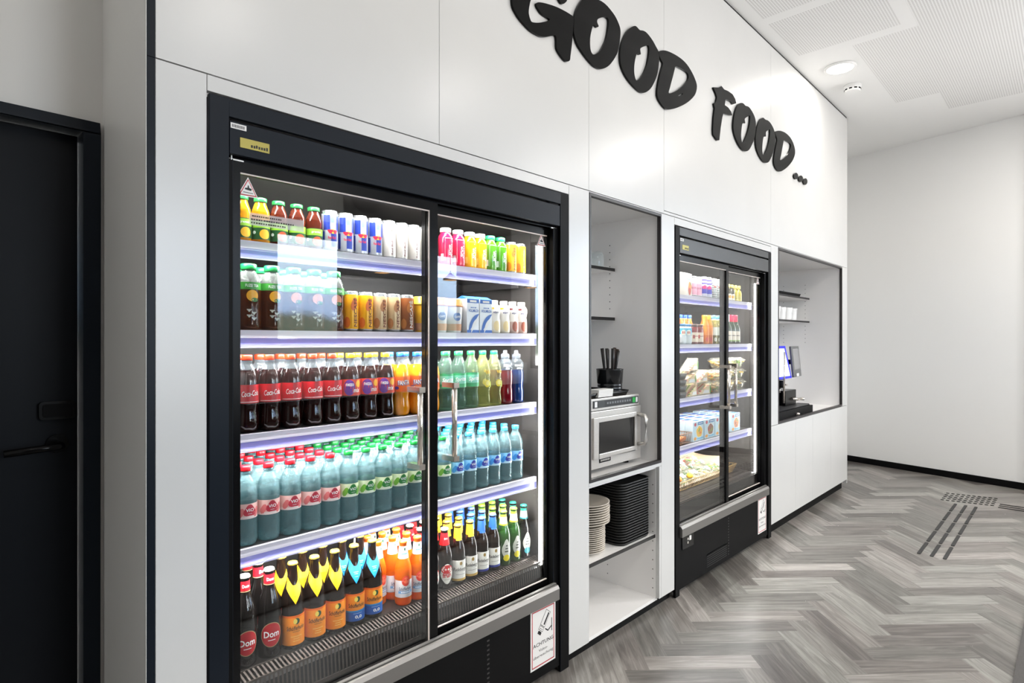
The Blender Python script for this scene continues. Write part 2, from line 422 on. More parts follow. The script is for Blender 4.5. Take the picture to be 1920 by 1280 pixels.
# ---- the wall at the far end runs slightly askew
def farx(y): return 7.77 + .2455*y
b = MB()
def slant(b, y0, y1, z0, z1, t0, t1, m):
    n = len(b.v)
    for y, tt in ((y0, t0), (y1, t0), (y1, t1), (y0, t1)):
        for z in (z0, z1): b.v.append((farx(y)+tt, y, z))
    for q in ((0, 1, 3, 2), (2, 3, 5, 4), (4, 5, 7, 6), (6, 7, 1, 0), (0, 2, 4, 6), (1, 7, 5, 3)): b.face([n+k for k in q], m)
WY0, WY1, WZ0, WZ1 = -4.3, -2.4, 1.0, 2.9  # opening for an unseen window added to brighten the room
slant(b, WY1, .75, 0, CEIL, 0, .12, BACKW); slant(b, -4.75, WY0, 0, CEIL, 0, .12, BACKW); slant(b, WY0, WY1, 0, WZ0, 0, .12, BACKW); slant(b, WY0, WY1, WZ1, CEIL, 0, .12, BACKW); struct(b.build('wall_right'))
b = MB(); b.box(6.397, 8.1, .645, .76, 0, CEIL, BACKW); struct(b.build('wall_back_end'))
b = MB(); slant(b, -4.58, .72, 0.001, .066, -.014, -.0005, BLACKM); struct(b.build('baseboard_right'))
b = MB(); slant(b, -1.32, -1.262, .067, CEIL-.002, -.03, -.0005, GREYW); struct(b.build('trim_1'))
b = MB()
for a0, a1, c0, c1 in ((WY0, WY0+.04, WZ0, WZ1), (WY1-.04, WY1, WZ0, WZ1), (WY0+.04, WY1-.04, WZ0, WZ0+.04), (WY0+.04, WY1-.04, WZ1-.04, WZ1), (-3.37, -3.33, WZ0+.04, WZ1-.04)): slant(b, a0, a1, c0, c1, .03, .09, NAVY)
wfr = struct(b.build('window_4')); b = MB(); slant(b, WY0+.04, WY1-.04, WZ0+.04, WZ1-.04, .057, .063, pane('window_glass', boost=1.2)); b.build('window_pane', wfr)  # this window is added out of view for more light
# ---- door wall on the left, set back from the panelled wall
DY = .40
b = MB(); b.box(-3.0, -.62, DY, DY+.12, 0, CEIL, GREYW); b.box(-.62, .424, DY, DY+.12, 2.03, CEIL, GREYW); b.box(.424, .434, DY, DY+.12, 0, CEIL, GREYW)
struct(b.build('wall_back'))
b = MB(); b.box(.4335, .4345, .0, DY, .0, CEIL-.002, M('pale_grey_panel', (244, 243, 240), .4)); b.box(.4345, .4405, .001, DY, 0, CEIL-.002, BLACKM)
struct(b.build('wall_left_return'))
door = MB()
door.box(.384, .4235, DY-.018, DY+.115, 0.001, 1.998, NAVY); door.box(-.62, -.58, DY-.018, DY+.115, 0.001, 1.998, NAVY); door.box(-.62, .4235, DY-.018, DY+.115, 1.998, 2.0295, NAVY)
dframe = struct(door.build('door_1', bevel=.0015))
lf = MB(); lf.box(-.578, .382, DY+.045, DY+.09, .006, 1.996, NAVYD); leaf = lf.build('door_leaf', dframe)
def rrect(w, h, r, n=5, cx=0, cy_=0):
    p = []
    for (sx_, sy_, a0) in ((1, 1, 0), (-1, 1, pi/2), (-1, -1, pi), (1, -1, 3*pi/2)):
        for i in range(n+1):
            a = a0+pi/2*i/n; p.append((cx+sx_*(w/2-r)+r*cos(a), cy_+sy_*(h/2-r)+r*sin(a)))
    return p
def yplate(b, pts, y0, y1, m):
    """prism standing in the wall plane: outline in (x, z)"""
    n = len(b.v); k = len(pts)
    b.v += [(x, y0, z) for x, z in pts]+[(x, y1, z) for x, z in pts]
    b.face(range(n, n+k), m); b.face(list(range(n+k, n+2*k))[::-1], m)
    for i in range(k):
        j = (i+1) % k; b.face((n+j, n+i, n+k+i, n+k+j), m, True)
b = MB(); yplate(b, rrect(.082, .05, .01, cx=.335, cy_=1.228), DY+.03, DY+.0448, BLACK); yplate(b, rrect(.066, .036, .006, cx=.335, cy_=1.228), DY+.026, DY+.031, BLACKM); b.build('lock_reader', leaf)
b = MB(); b.tube([(.335, DY+.0448, 1.135), (.335, DY+.036, 1.135)], .026, BLACK, 20)
b.tube([(.335, DY+.04, 1.135), (.335, DY-.012, 1.135), (.327, DY-.022, 1.135), (.30, DY-.024, 1.134), (.215, DY-.024, 1.13)], .0095, BLACK, 12); b.build('door_handle', leaf)

REARM = M('dark_grey_wall', (84, 82, 80), .6)
# ---- rear wall with windows, left end wall (behind the viewer)
b = MB(); prev = -3.0
for (x0, x1, z0, z1) in WINDOWS:
    b.box(prev, x0, REAR_Y-.15, REAR_Y, 0, CEIL, REARM); b.box(x0, x1, REAR_Y-.15, REAR_Y, 0, z0, REARM); b.box(x0, x1, REAR_Y-.15, REAR_Y, z1, CEIL, REARM); prev = x1
b.box(prev, 6.9, REAR_Y-.15, REAR_Y, 0, CEIL, REARM); b.box(-2.99, 3.72, REAR_Y+.0005, REAR_Y+.012, 2.78, CEIL-.001, GREYW); struct(b.build('wall_front_windows'))
for k, (x0, x1, z0, z1) in enumerate(WINDOWS):
    b = MB(); w = .035
    b.box(x0, x0+w, REAR_Y-.1, REAR_Y-.04, z0, z1, NAVY); b.box(x1-w, x1, REAR_Y-.1, REAR_Y-.04, z0, z1, NAVY)
    b.box(x0+w, x1-w, REAR_Y-.1, REAR_Y-.04, z0, z0+w, NAVY); b.box(x0+w, x1-w, REAR_Y-.1, REAR_Y-.04, z1-w, z1, NAVY)
    if x1-x0 > 2:
        for q in (1,): xm = x0+(x1-x0)*q/2; b.box(xm-.025, xm+.025, REAR_Y-.1, REAR_Y-.04, z0+w, z1-w, NAVY)
    wf = struct(b.build('window_%d' % (k+1)))  # the first window is unseen, added to light the room
    g = MB(); g.box(x0+w, x1-w, REAR_Y-.073, REAR_Y-.067, z0+w, z1-w, pane('window_glass', boost=1.2)); g.build('window_pane', wf)
b = MB(); b.box(-3.12, -3.0, -4.75, DY+.12, 0, CEIL, GREYW); struct(b.build('wall_left'))

# ---- white panelled wall with the openings for coolers and niches
def wall_panels():
    b = MB(); T = .019; g = .0008
    P = [(.453, .5705, .05, 2.098)]
    P += [(.453, 1.333, 2.10, 3.55), (1.333, 2.207, 2.10, 3.55), (2.207, 2.885, 2.10, 3.55), (2.885, 4.42, 2.117, 3.55), (4.42, 6.375, 2.117, 3.55)]
    P += [(.5705, 2.0605, 2.056, 2.098)]
    P += [(2.0605, 2.2095, .05, 2.098), (2.2095, 2.857, 2.093, 2.098), (2.2095, 2.857, .752, .77), (2.835, 2.857, .05, .752), (2.857, 2.999, .05, 2.098)]
    P += [(2.885, 4.4235, 2.100, 2.115), (2.999, 4.4235, 2.057, 2.098), (4.4235, 4.568, .80, 2.115), (6.222, 6.375, .80, 2.115), (4.568, 6.222, 2.110, 2.115)]
    for x0, x1, z0, z1 in P: b.box(x0+g, x1-g, 0, T, z0+g, z1-g, WHITE)
    # end post at the far corner
    b.box(6.3752, 6.395, 0, .62, .05, 3.55, WHITE)
    return struct(b.build('wall_front', bevel=.0008))
wall_panels()
b = MB(); b.box(.4345, .453, 0, .02, .0, 2.0985, NAVY); b.box(.4345, .453, 0, .02, 2.0995, 3.55, NAVY); struct(b.build('trim_2', bevel=.001))
b = MB(); b.box(.4415, 6.39, .004, .018, 3.552, 3.564, BLACKM); struct(b.build('trim_3'))
b = MB(); b.box(.453, .5705, .03, .05, .0, .05, BLACKM); b.box(2.0605, 2.999, .03, .05, 0, .05, BLACKM); b.box(4.4235, 6.36, .04, .055, 0, .082, BLACKM); struct(b.build('baseboard_front'))
b = MB(); b.box(.4415, .57, .03, .05, .05, 3.55, BLACKM); b.box(.57, 6.39, .03, .05, 2.13, 3.55, BLACKM); b.box(.4415, 6.39, .78, .9, 0, CEIL, BACKW); struct(b.build('wall_front_core'))

# ---- lamps and detector on the ceiling
for k, (x, y) in enumerate(DOWNLIGHTS):
    lab = ['round recessed downlight glowing white beside the smoke detector', 'added recessed ceiling downlight, out of view, over the room behind the dark door', 'round recessed downlight over the room across from the large cooler', 'round recessed downlight over the room across from the far cooler', 'round recessed downlight by the wide rear window', 'round recessed downlight by the middle rear window', 'added unseen round downlight over the room before the far end wall', 'added unseen round downlight by the last rear window'][k]
    d = thing('downlight', lab, 'ceiling light', (x, y, CEIL), 'round ceiling downlights')
    b = MB(); b.lathe([(.094, -.0135), (.112, -.014), (.115, -.006), (.115, -.0005)], PLAIN, 32, cap0=False); b.build('trim_ring', d, local=True)
    b = MB(); b.lathe([(.0938, -.012), (.0938, -.010)], M('lamp_diffuser', (255, 250, 242), .5, emit=9.0), 32); b.build('diffuser', d, local=True)
d = thing('smoke_detector', 'small white round smoke detector on ceiling past the downlight', 'smoke detector', (5.62, -.235, CEIL))
b = MB(); b.lathe([(.052, -.055), (.06, -.048), (.06, -.03), (.058, -.018), (.066, -.016), (.066, -.0005)], PLAIN, 28); b.build('housing', d, local=True)
b = MB()
for i in range(10):
    a = 2*pi*i/10; b.obox((.0605*cos(a), .0605*sin(a), -.039), (.002*cos(a), .002*sin(a), 0), (-.011*sin(a), .011*cos(a), 0), (0, 0, .005), BLACKM)
b.build('vent_slot', d, local=True)

# ---- tactile floor guidance
TACT = M('black_tactile_plastic', (34, 33, 33), .55)
def lozenge(b, x0, x1, y, w, h=.004):
    b.prism(rrect(x1-x0, w, w*.45, 4, (x0+x1)/2, y), .0005, h, TACT)
b = MB(); lozenge(b, -.152, .152, 0, .021)
p0 = None
for r, y in enumerate((-.842, -.913, -.983)):
    for c in range(5):
        x = 4.895+.342*c
        lab = '%s black tactile floor bar in the %s from the panelled wall' % (['nearest', 'second nearest', 'middle', 'second farthest', 'farthest'][c], ['first row', 'second row', 'third row'][r])
        if p0 is None:
            p0 = b.build('tactile_bar'); p0.location = (x, y, 0); tag(p0, lab, 'floor guide', 'tactile guide bars')
        else: copy_tree(p0, (x, y, 0), None); o = None
        if (r, c) != (0, 0):
            o = [q for q in COL.objects if q.name.startswith('tactile_bar')][-1]; tag(o, lab, 'floor guide', 'tactile guide bars')
b = MB(); b.lathe([(.0135, .0005), (.0135, .003), (.009, .0045)], TACT, 12)
st = None
for i in range(10):
    for j in range(5):
        x = 6.50+.078*j+.008*i; y = -.735-.038*i
        if st is None: st = b.build('tactile_stud'); st.location = (x, y, 0); tag(st, 'round black tactile stud in the dotted field on the floor', 'floor guide', 'tactile studs'); LABELS.clear()
        else:
            c = st.copy(); COL.objects.link(c); c.location = (x, y, 0)
b = MB(); b.prism(rrect(.021, .30, .009, 4), .0005, .004, TACT)
cb = None
for i in range(3):
    for q in range(2):
        lab = '%s black tactile bar beyond the stud field, %s column' % (['near', 'middle', 'far'][i], ['first', 'outer'][q])
        loc = (6.53+.07*i, -1.27-.32*q, 0)
        if cb is None: cb = b.build('tactile_bar'); cb.location = loc; tag(cb, lab, 'floor guide', 'tactile cross bars')
        else: copy_tree(cb, loc, lab)
b = MB(); b.prism(rrect(6.6, 2.6, .01, 3, 2.1, -2.715), .0005, .009, noisy('grey_mat_pile', (74, 71, 69), (84, 81, 79), .9, 300)); tag(b.build('floor_mat'), 'plain dark grey mat at the edge of the herringbone floor', 'mat')  # unseen stretch of the mat added to darken reflections in the glass

# ---- big black letters on the wall
LET = {"G":[[[1.689,2.744],[1.694,2.721],[1.709,2.705],[1.732,2.689],[1.764,2.676],[1.797,2.666],[1.834,2.664],[1.865,2.667],[1.897,2.678],[1.929,2.694],[1.954,2.704],[1.961,2.692],[1.962,2.661],[1.969,2.648],[1.989,2.634],[2.016,2.622],[2.034,2.622],[2.053,2.634],[2.058,2.658],[2.065,2.693],[2.072,2.739],[2.076,2.773],[2.081,2.808],[2.081,2.831],[2.055,2.834],[2.013,2.833],[1.962,2.828],[1.913,2.819],[1.865,2.807],[1.84,2.797],[1.832,2.788],[1.84,2.776],[1.865,2.762],[1.897,2.759],[1.918,2.758],[1.894,2.741],[1.862,2.724],[1.834,2.712],[1.806,2.704],[1.796,2.71],[1.788,2.725],[1.786,2.74],[1.791,2.766],[1.799,2.79],[1.821,2.823],[1.865,2.858],[1.913,2.883],[1.956,2.886],[1.977,2.868],[1.989,2.858],[2.006,2.859],[2.023,2.872],[2.034,2.887],[2.041,2.911],[2.023,2.936],[1.962,2.938],[1.897,2.917],[1.821,2.88],[1.758,2.833],[1.714,2.784],[1.692,2.753]]],"O1":[[[2.138,2.93],[2.11,2.89],[2.095,2.861],[2.087,2.835],[2.082,2.805],[2.08,2.769],[2.087,2.751],[2.104,2.726],[2.133,2.706],[2.181,2.683],[2.226,2.669],[2.262,2.668],[2.287,2.673],[2.323,2.691],[2.361,2.72],[2.4,2.764],[2.425,2.803],[2.442,2.86],[2.448,2.909],[2.433,2.937],[2.4,2.963],[2.356,2.979],[2.323,2.986],[2.29,2.987],[2.262,2.983],[2.226,2.982],[2.19,2.973],[2.164,2.956]],[[2.226,2.854],[2.214,2.829],[2.203,2.794],[2.2,2.761],[2.205,2.731],[2.223,2.718],[2.253,2.733],[2.28,2.756],[2.308,2.792],[2.33,2.832],[2.344,2.884],[2.348,2.921],[2.335,2.929],[2.308,2.921],[2.276,2.904],[2.257,2.889],[2.256,2.875],[2.267,2.863],[2.253,2.853],[2.235,2.856]]],"O2":[[[2.574,2.982],[2.532,2.955],[2.497,2.919],[2.469,2.874],[2.45,2.83],[2.445,2.784],[2.454,2.746],[2.484,2.715],[2.529,2.691],[2.58,2.676],[2.62,2.67],[2.654,2.673],[2.695,2.693],[2.737,2.727],[2.78,2.785],[2.805,2.841],[2.816,2.912],[2.809,2.936],[2.78,2.955],[2.744,2.975],[2.695,2.99],[2.66,2.99],[2.623,2.98],[2.597,2.985]],[[2.597,2.854],[2.58,2.817],[2.571,2.778],[2.572,2.744],[2.587,2.718],[2.603,2.722],[2.633,2.745],[2.667,2.785],[2.695,2.834],[2.711,2.887],[2.714,2.921],[2.705,2.932],[2.678,2.92],[2.64,2.898],[2.627,2.884],[2.633,2.863],[2.62,2.856]]],"D1":[[[2.809,2.936],[2.846,2.956],[2.898,2.971],[2.976,2.981],[3.056,2.983],[3.122,2.974],[3.182,2.949],[3.225,2.918],[3.243,2.887],[3.225,2.841],[3.182,2.8],[3.106,2.749],[3.007,2.698],[2.929,2.667],[2.883,2.657],[2.838,2.669],[2.801,2.692],[2.794,2.726],[2.809,2.783],[2.831,2.838],[2.853,2.887],[2.842,2.898],[2.82,2.915]],[[2.995,2.921],[3.089,2.931],[3.135,2.926],[3.139,2.903],[3.114,2.871],[3.056,2.825],[2.992,2.784],[2.917,2.75],[2.929,2.786],[2.96,2.854],[2.98,2.899]],[[3.024,2.771],[3.076,2.799],[3.064,2.787],[3.032,2.769]]],"F":[[[3.458,2.949],[3.539,2.972],[3.572,2.993],[3.61,2.983],[3.67,2.99],[3.736,2.99],[3.776,2.973],[3.794,2.949],[3.74,2.927],[3.714,2.937],[3.631,2.929],[3.62,2.888],[3.67,2.887],[3.714,2.873],[3.731,2.854],[3.679,2.842],[3.598,2.83],[3.581,2.793],[3.56,2.726],[3.542,2.65],[3.511,2.641],[3.458,2.663],[3.454,2.692],[3.462,2.765],[3.478,2.829],[3.464,2.853],[3.494,2.869],[3.509,2.904],[3.494,2.923]]],"O3":[[[3.877,2.976],[3.835,2.958],[3.794,2.918],[3.763,2.865],[3.747,2.808],[3.749,2.768],[3.776,2.729],[3.822,2.695],[3.877,2.674],[3.934,2.672],[3.987,2.69],[4.032,2.726],[4.082,2.785],[4.11,2.848],[4.115,2.905],[4.097,2.94],[4.051,2.967],[3.992,2.982],[3.939,2.975],[3.91,2.98]],[[3.891,2.846],[3.873,2.799],[3.868,2.752],[3.887,2.715],[3.925,2.743],[3.973,2.805],[4.007,2.869],[4.017,2.926],[3.997,2.924],[3.953,2.901],[3.926,2.882],[3.934,2.857]]],"O4":[[[4.247,2.979],[4.202,2.958],[4.157,2.912],[4.124,2.851],[4.111,2.797],[4.124,2.744],[4.162,2.706],[4.219,2.679],[4.27,2.671],[4.311,2.677],[4.358,2.697],[4.406,2.743],[4.455,2.813],[4.48,2.892],[4.461,2.937],[4.424,2.964],[4.37,2.981],[4.323,2.982],[4.288,2.977]],[[4.259,2.85],[4.239,2.811],[4.23,2.76],[4.239,2.723],[4.259,2.721],[4.299,2.755],[4.34,2.808],[4.37,2.874],[4.376,2.924],[4.358,2.924],[4.299,2.892],[4.297,2.86]]],"D2":[[[4.47,2.935],[4.53,2.959],[4.606,2.976],[4.698,2.983],[4.793,2.973],[4.863,2.942],[4.898,2.897],[4.884,2.855],[4.828,2.799],[4.725,2.734],[4.619,2.684],[4.555,2.666],[4.505,2.669],[4.461,2.692],[4.449,2.725],[4.467,2.784],[4.498,2.85],[4.515,2.891],[4.492,2.913]],[[4.659,2.921],[4.766,2.929],[4.804,2.918],[4.779,2.874],[4.712,2.816],[4.581,2.754],[4.593,2.794],[4.626,2.867],[4.646,2.911]]],"dot0":[[[4.967,2.715],[4.962,2.703],[4.949,2.691],[4.93,2.683],[4.909,2.678],[4.89,2.68],[4.877,2.686],[4.872,2.696],[4.877,2.708],[4.89,2.719],[4.909,2.728],[4.93,2.732],[4.949,2.731],[4.962,2.725]]],"dot1":[[[5.082,2.716],[5.077,2.704],[5.063,2.692],[5.044,2.683],[5.022,2.679],[5.002,2.68],[4.989,2.686],[4.984,2.696],[4.989,2.709],[5.002,2.72],[5.022,2.729],[5.044,2.733],[5.063,2.732],[5.077,2.726]]],"dot2":[[[5.192,2.715],[5.187,2.703],[5.173,2.691],[5.152,2.682],[5.13,2.677],[5.11,2.679],[5.096,2.685],[5.091,2.695],[5.096,2.708],[5.11,2.72],[5.13,2.728],[5.152,2.733],[5.173,2.732],[5.187,2.725]]]}
def smooth_loop(p):
    n = len(p); o = []
    for i in range(n):
        a, b_, c, d_ = [Vector(p[(i+k) % n]) for k in (-1, 0, 1, 2)]
        for t in (0, .33, .67):
            o.append(tuple(.5*((2*b_)+(c-a)*t+(2*a-5*b_+4*c-d_)*t*t+(3*b_-a-3*c+d_)*t**3)))
    return o
LBL = {'G': 'large black letter G beginning the upper wall sign', 'O1': 'large black letter O right after the letter G', 'O2': 'large black letter O before the first letter D', 'D1': 'large black letter D ending the first word', 'F': 'black letter F beginning the second word', 'O3': 'black letter O right after the letter F', 'O4': 'black letter O before the last letter D', 'D2': 'black letter D ending the second word', 'dot0': 'small black dot right after the last letter D', 'dot1': 'small black dot between the other two dots', 'dot2': 'small black dot ending the wall sign'}
LETM = M('black_acrylic', (9, 9, 9), .07, 0, .14)
for n, (k, loops) in enumerate(LET.items()):
    cu = bpy.data.curves.new('outline', 'CURVE'); cu.dimensions = '2D'; cu.fill_mode = 'BOTH'; cu.extrude = .005
    cx0 = sum(p[0] for p in loops[0])/len(loops[0]); cz0 = sum(p[1] for p in loops[0])/len(loops[0])
    for lp in loops:
        pts = lp if k == 'F' else smooth_loop(lp)
        s = cu.splines.new('POLY'); s.points.add(len(pts)-1); s.use_cyclic_u = True
        for q, p in zip(s.points, pts): q.co = (p[0]-cx0, p[1]-cz0, 0, 1)
    o = bpy.data.objects.new('outline', cu); COL.objects.link(o)
    dg = bpy.context.evaluated_depsgraph_get(); dg.update(); me = bpy.data.meshes.new_from_object(o.evaluated_get(dg))
    bpy.data.objects.remove(o); bpy.data.curves.remove(cu)
    me.transform(Matrix.Rotation(pi/2, 4, 'X')); me.materials.clear(); me.materials.append(LETM)
    L = bpy.data.objects.new('wall_letter' if not k.startswith('dot') else 'wall_dot', me); COL.objects.link(L)
    L.location = (cx0, -.0065-(.0006 if n % 2 else 0), cz0)
    tag(L, LBL[k], 'letter' if not k.startswith('dot') else 'sign dot', 'black letters of the wall sign' if not k.startswith('dot') else 'dots of the wall sign')
# ================================================================== display coolers
LINER = M('cooler_liner_dark', (30, 28, 28), .45)
LINERG = M('cooler_side_grey', (62, 58, 56), .4)
DECK = M('cooler_deck_brown', (46, 41, 39), .35, .3)
def rail_mat(name, col, frac):
    m = clear(name, (252, 252, 255), frac, col, .18, edge=False); t = m.node_tree
    b = t.nodes['Principled BSDF']; mx = [n for n in t.nodes if n.type == 'MIX_SHADER'][0]
    tl = t.nodes.new('ShaderNodeBsdfTranslucent'); tl.inputs[0].default_value = lin(col); m2 = t.nodes.new('ShaderNodeMixShader'); m2.inputs[0].default_value = .55
    t.links.new(b.outputs[0], m2.inputs[1]); t.links.new(tl.outputs[0], m2.inputs[2]); t.links.new(m2.outputs[0], mx.inputs[2]); return m
RAILW = rail_mat('price_rail_white', (246, 244, 252), .12); RAILB = rail_mat('price_rail_violet', (158, 160, 216), .22)
SHELFM = M('shelf_steel_dark', (70, 67, 68), .4, .4)
LEDM = M('led_tube_lit', (255, 250, 244), .5, emit=6.0)
GLASS = pane('cooler_glass', (250, 252, 252), 1.0)
GASK = M('pane_edge_light', (216, 203, 196), .3)
GRILL = M('deck_grille_metal', (82, 74, 70), .4, .6)
GOLD = M('gold_badge', (150, 138, 70), .35, .6)
STICK = M('sticker_white', (236, 234, 232), .5)
SHELF_Z = [1.703, 1.449, 1.153, .829]
DECK_Z = .476
COOLER_LIGHT = 11.0

def triangle_sticker(b, x0, x1, z0, z1, y):
    def tri(k, yy, m):
        cx, cz = (x0+x1)/2, z0+(z1-z0)*.36
        pts = [(x0, z0), (x1, z0), ((x0+x1)/2, z1)]
        b.poly([(cx+(x-cx)*k, yy, cz+(z-cz)*k) for x, z in pts], m)
    tri(1.0, y, STICK); tri(.86, y-.0004, REDINK); tri(.72, y-.0008, STICK)
    cx, w = (x0+x1)/2, (x1-x0)
    # hand pictogram and a line of small print
    b.poly([(cx-.16*w, y-.0012, z0+.34*w), (cx+.15*w, y-.0012, z0+.30*w), (cx+.17*w, y-.0012, z0+.40*w), (cx+.05*w, y-.0012, z0+.44*w), (cx+.03*w, y-.0012, z0+.55*w), (cx-.02*w, y-.0012, z0+.55*w), (cx-.03*w, y-.0012, z0+.43*w), (cx-.15*w, y-.0012, z0+.41*w)], INK)
    b.poly([(cx-.24*w, y-.0012, z0+.19*w), (cx+.24*w, y-.0012, z0+.17*w), (cx+.24*w, y-.0012, z0+.20*w), (cx-.24*w, y-.0012, z0+.22*w)], INK)

def cctv_sign(parent, x0, x1, z0, z1, y):
    b = MB(); w, h = x1-x0, z1-z0
    b.box(x0, x1, y, y+.0015, z0, z1, STICK); s = b.build('warning_sign', parent)
    s['label'] = 'white video surveillance notice with red border'
    b = MB(); t = .007; e = .008; yy = y-.0004
    for a0, a1, c0, c1 in ((x0+e, x1-e, z1-e-t*.6, z1-e), (x0+e, x1-e, z0+e, z0+e+t*.6), (x0+e, x0+e+t*.6, z0+e, z1-e), (x1-e-t*.6, x1-e, z0+e, z1-e)):
        b.quad((a0, yy, c0), (a1, yy, c0), (a1, yy, c1), (a0, yy, c1), REDINK)
    cx = (x0+x1)/2
    def rot(cx_, cz_, pts, a): return [(cx_+x*cos(a)-z*sin(a), yy, cz_+x*sin(a)+z*cos(a)) for x, z in pts]
    ca_, cz_ = cx+.006, z0+h*.735; A = radians(52); k = w/.16
    def R(xa, xb, za, zb, m, dy=0): b.poly([(p[0], p[1]-dy, p[2]) for p in rot(ca_, cz_, [(xa*k, za*k), (xb*k, za*k), (xb*k, zb*k), (xa*k, zb*k)], A)], m)
    R(-.02, .046, -.0175, .0175, INK); R(-.018, .044, -.0155, .0155, STICK, .0003); R(-.012, .040, -.011, -.002, INK, .0006)
    R(-.040, -.022, -.0165, .0165, INK); R(-.038, -.024, -.0145, .0145, STICK, .0003); R(-.034, -.031, -.008, -.002, INK, .0006); R(-.034, -.031, .003, .009, INK, .0006)
    R(-.056, -.044, -.012, .012, INK); R(-.046, -.043, -.009, .009, INK)
    b.poly([(cx+.012*k, yy, cz_-.03*k), (cx+.03*k, yy, cz_-.043*k), (cx+.055*k, yy, cz_-.03*k), (cx+.055*k, yy, cz_-.036*k), (cx+.03*k, yy, cz_-.049*k), (cx+.012*k, yy, cz_-.036*k)], INK)
    b.poly([(cx+.053*k, yy, cz_-.055*k), (cx+.057*k, yy, cz_-.055*k), (cx+.057*k, yy, cz_), (cx+.053*k, yy, cz_)], INK)
    b.ftext('ACHTUNG', (cx, yy, z0+h*.395), (1, 0, 0), (0, 0, 1), h*.062, INK, w*.82, bold=.01)
    b.ftext('Video-', (cx, yy, z0+h*.285), (1, 0, 0), (0, 0, 1), h*.045, INK, w*.36)
    b.ftext('überwachung', (cx, yy, z0+h*.19), (1, 0, 0), (0, 0, 1), h*.062, INK, w*.80)
    b.build('sign_print', s)

def handle(door, x, y, z0, z1):
    b = MB(); yo = y-.055
    b.tube([(x, yo, z0+.008), (x, yo, z1-.008)], .0095, CHROME, 16)
    for z in (z0, z1):
        s = -1 if z == z0 else 1
        b.box(x-.012, x+.012, yo-.012, y-.0005, z-.009, z+.009, CHROME)
    return b.build('handle', door)

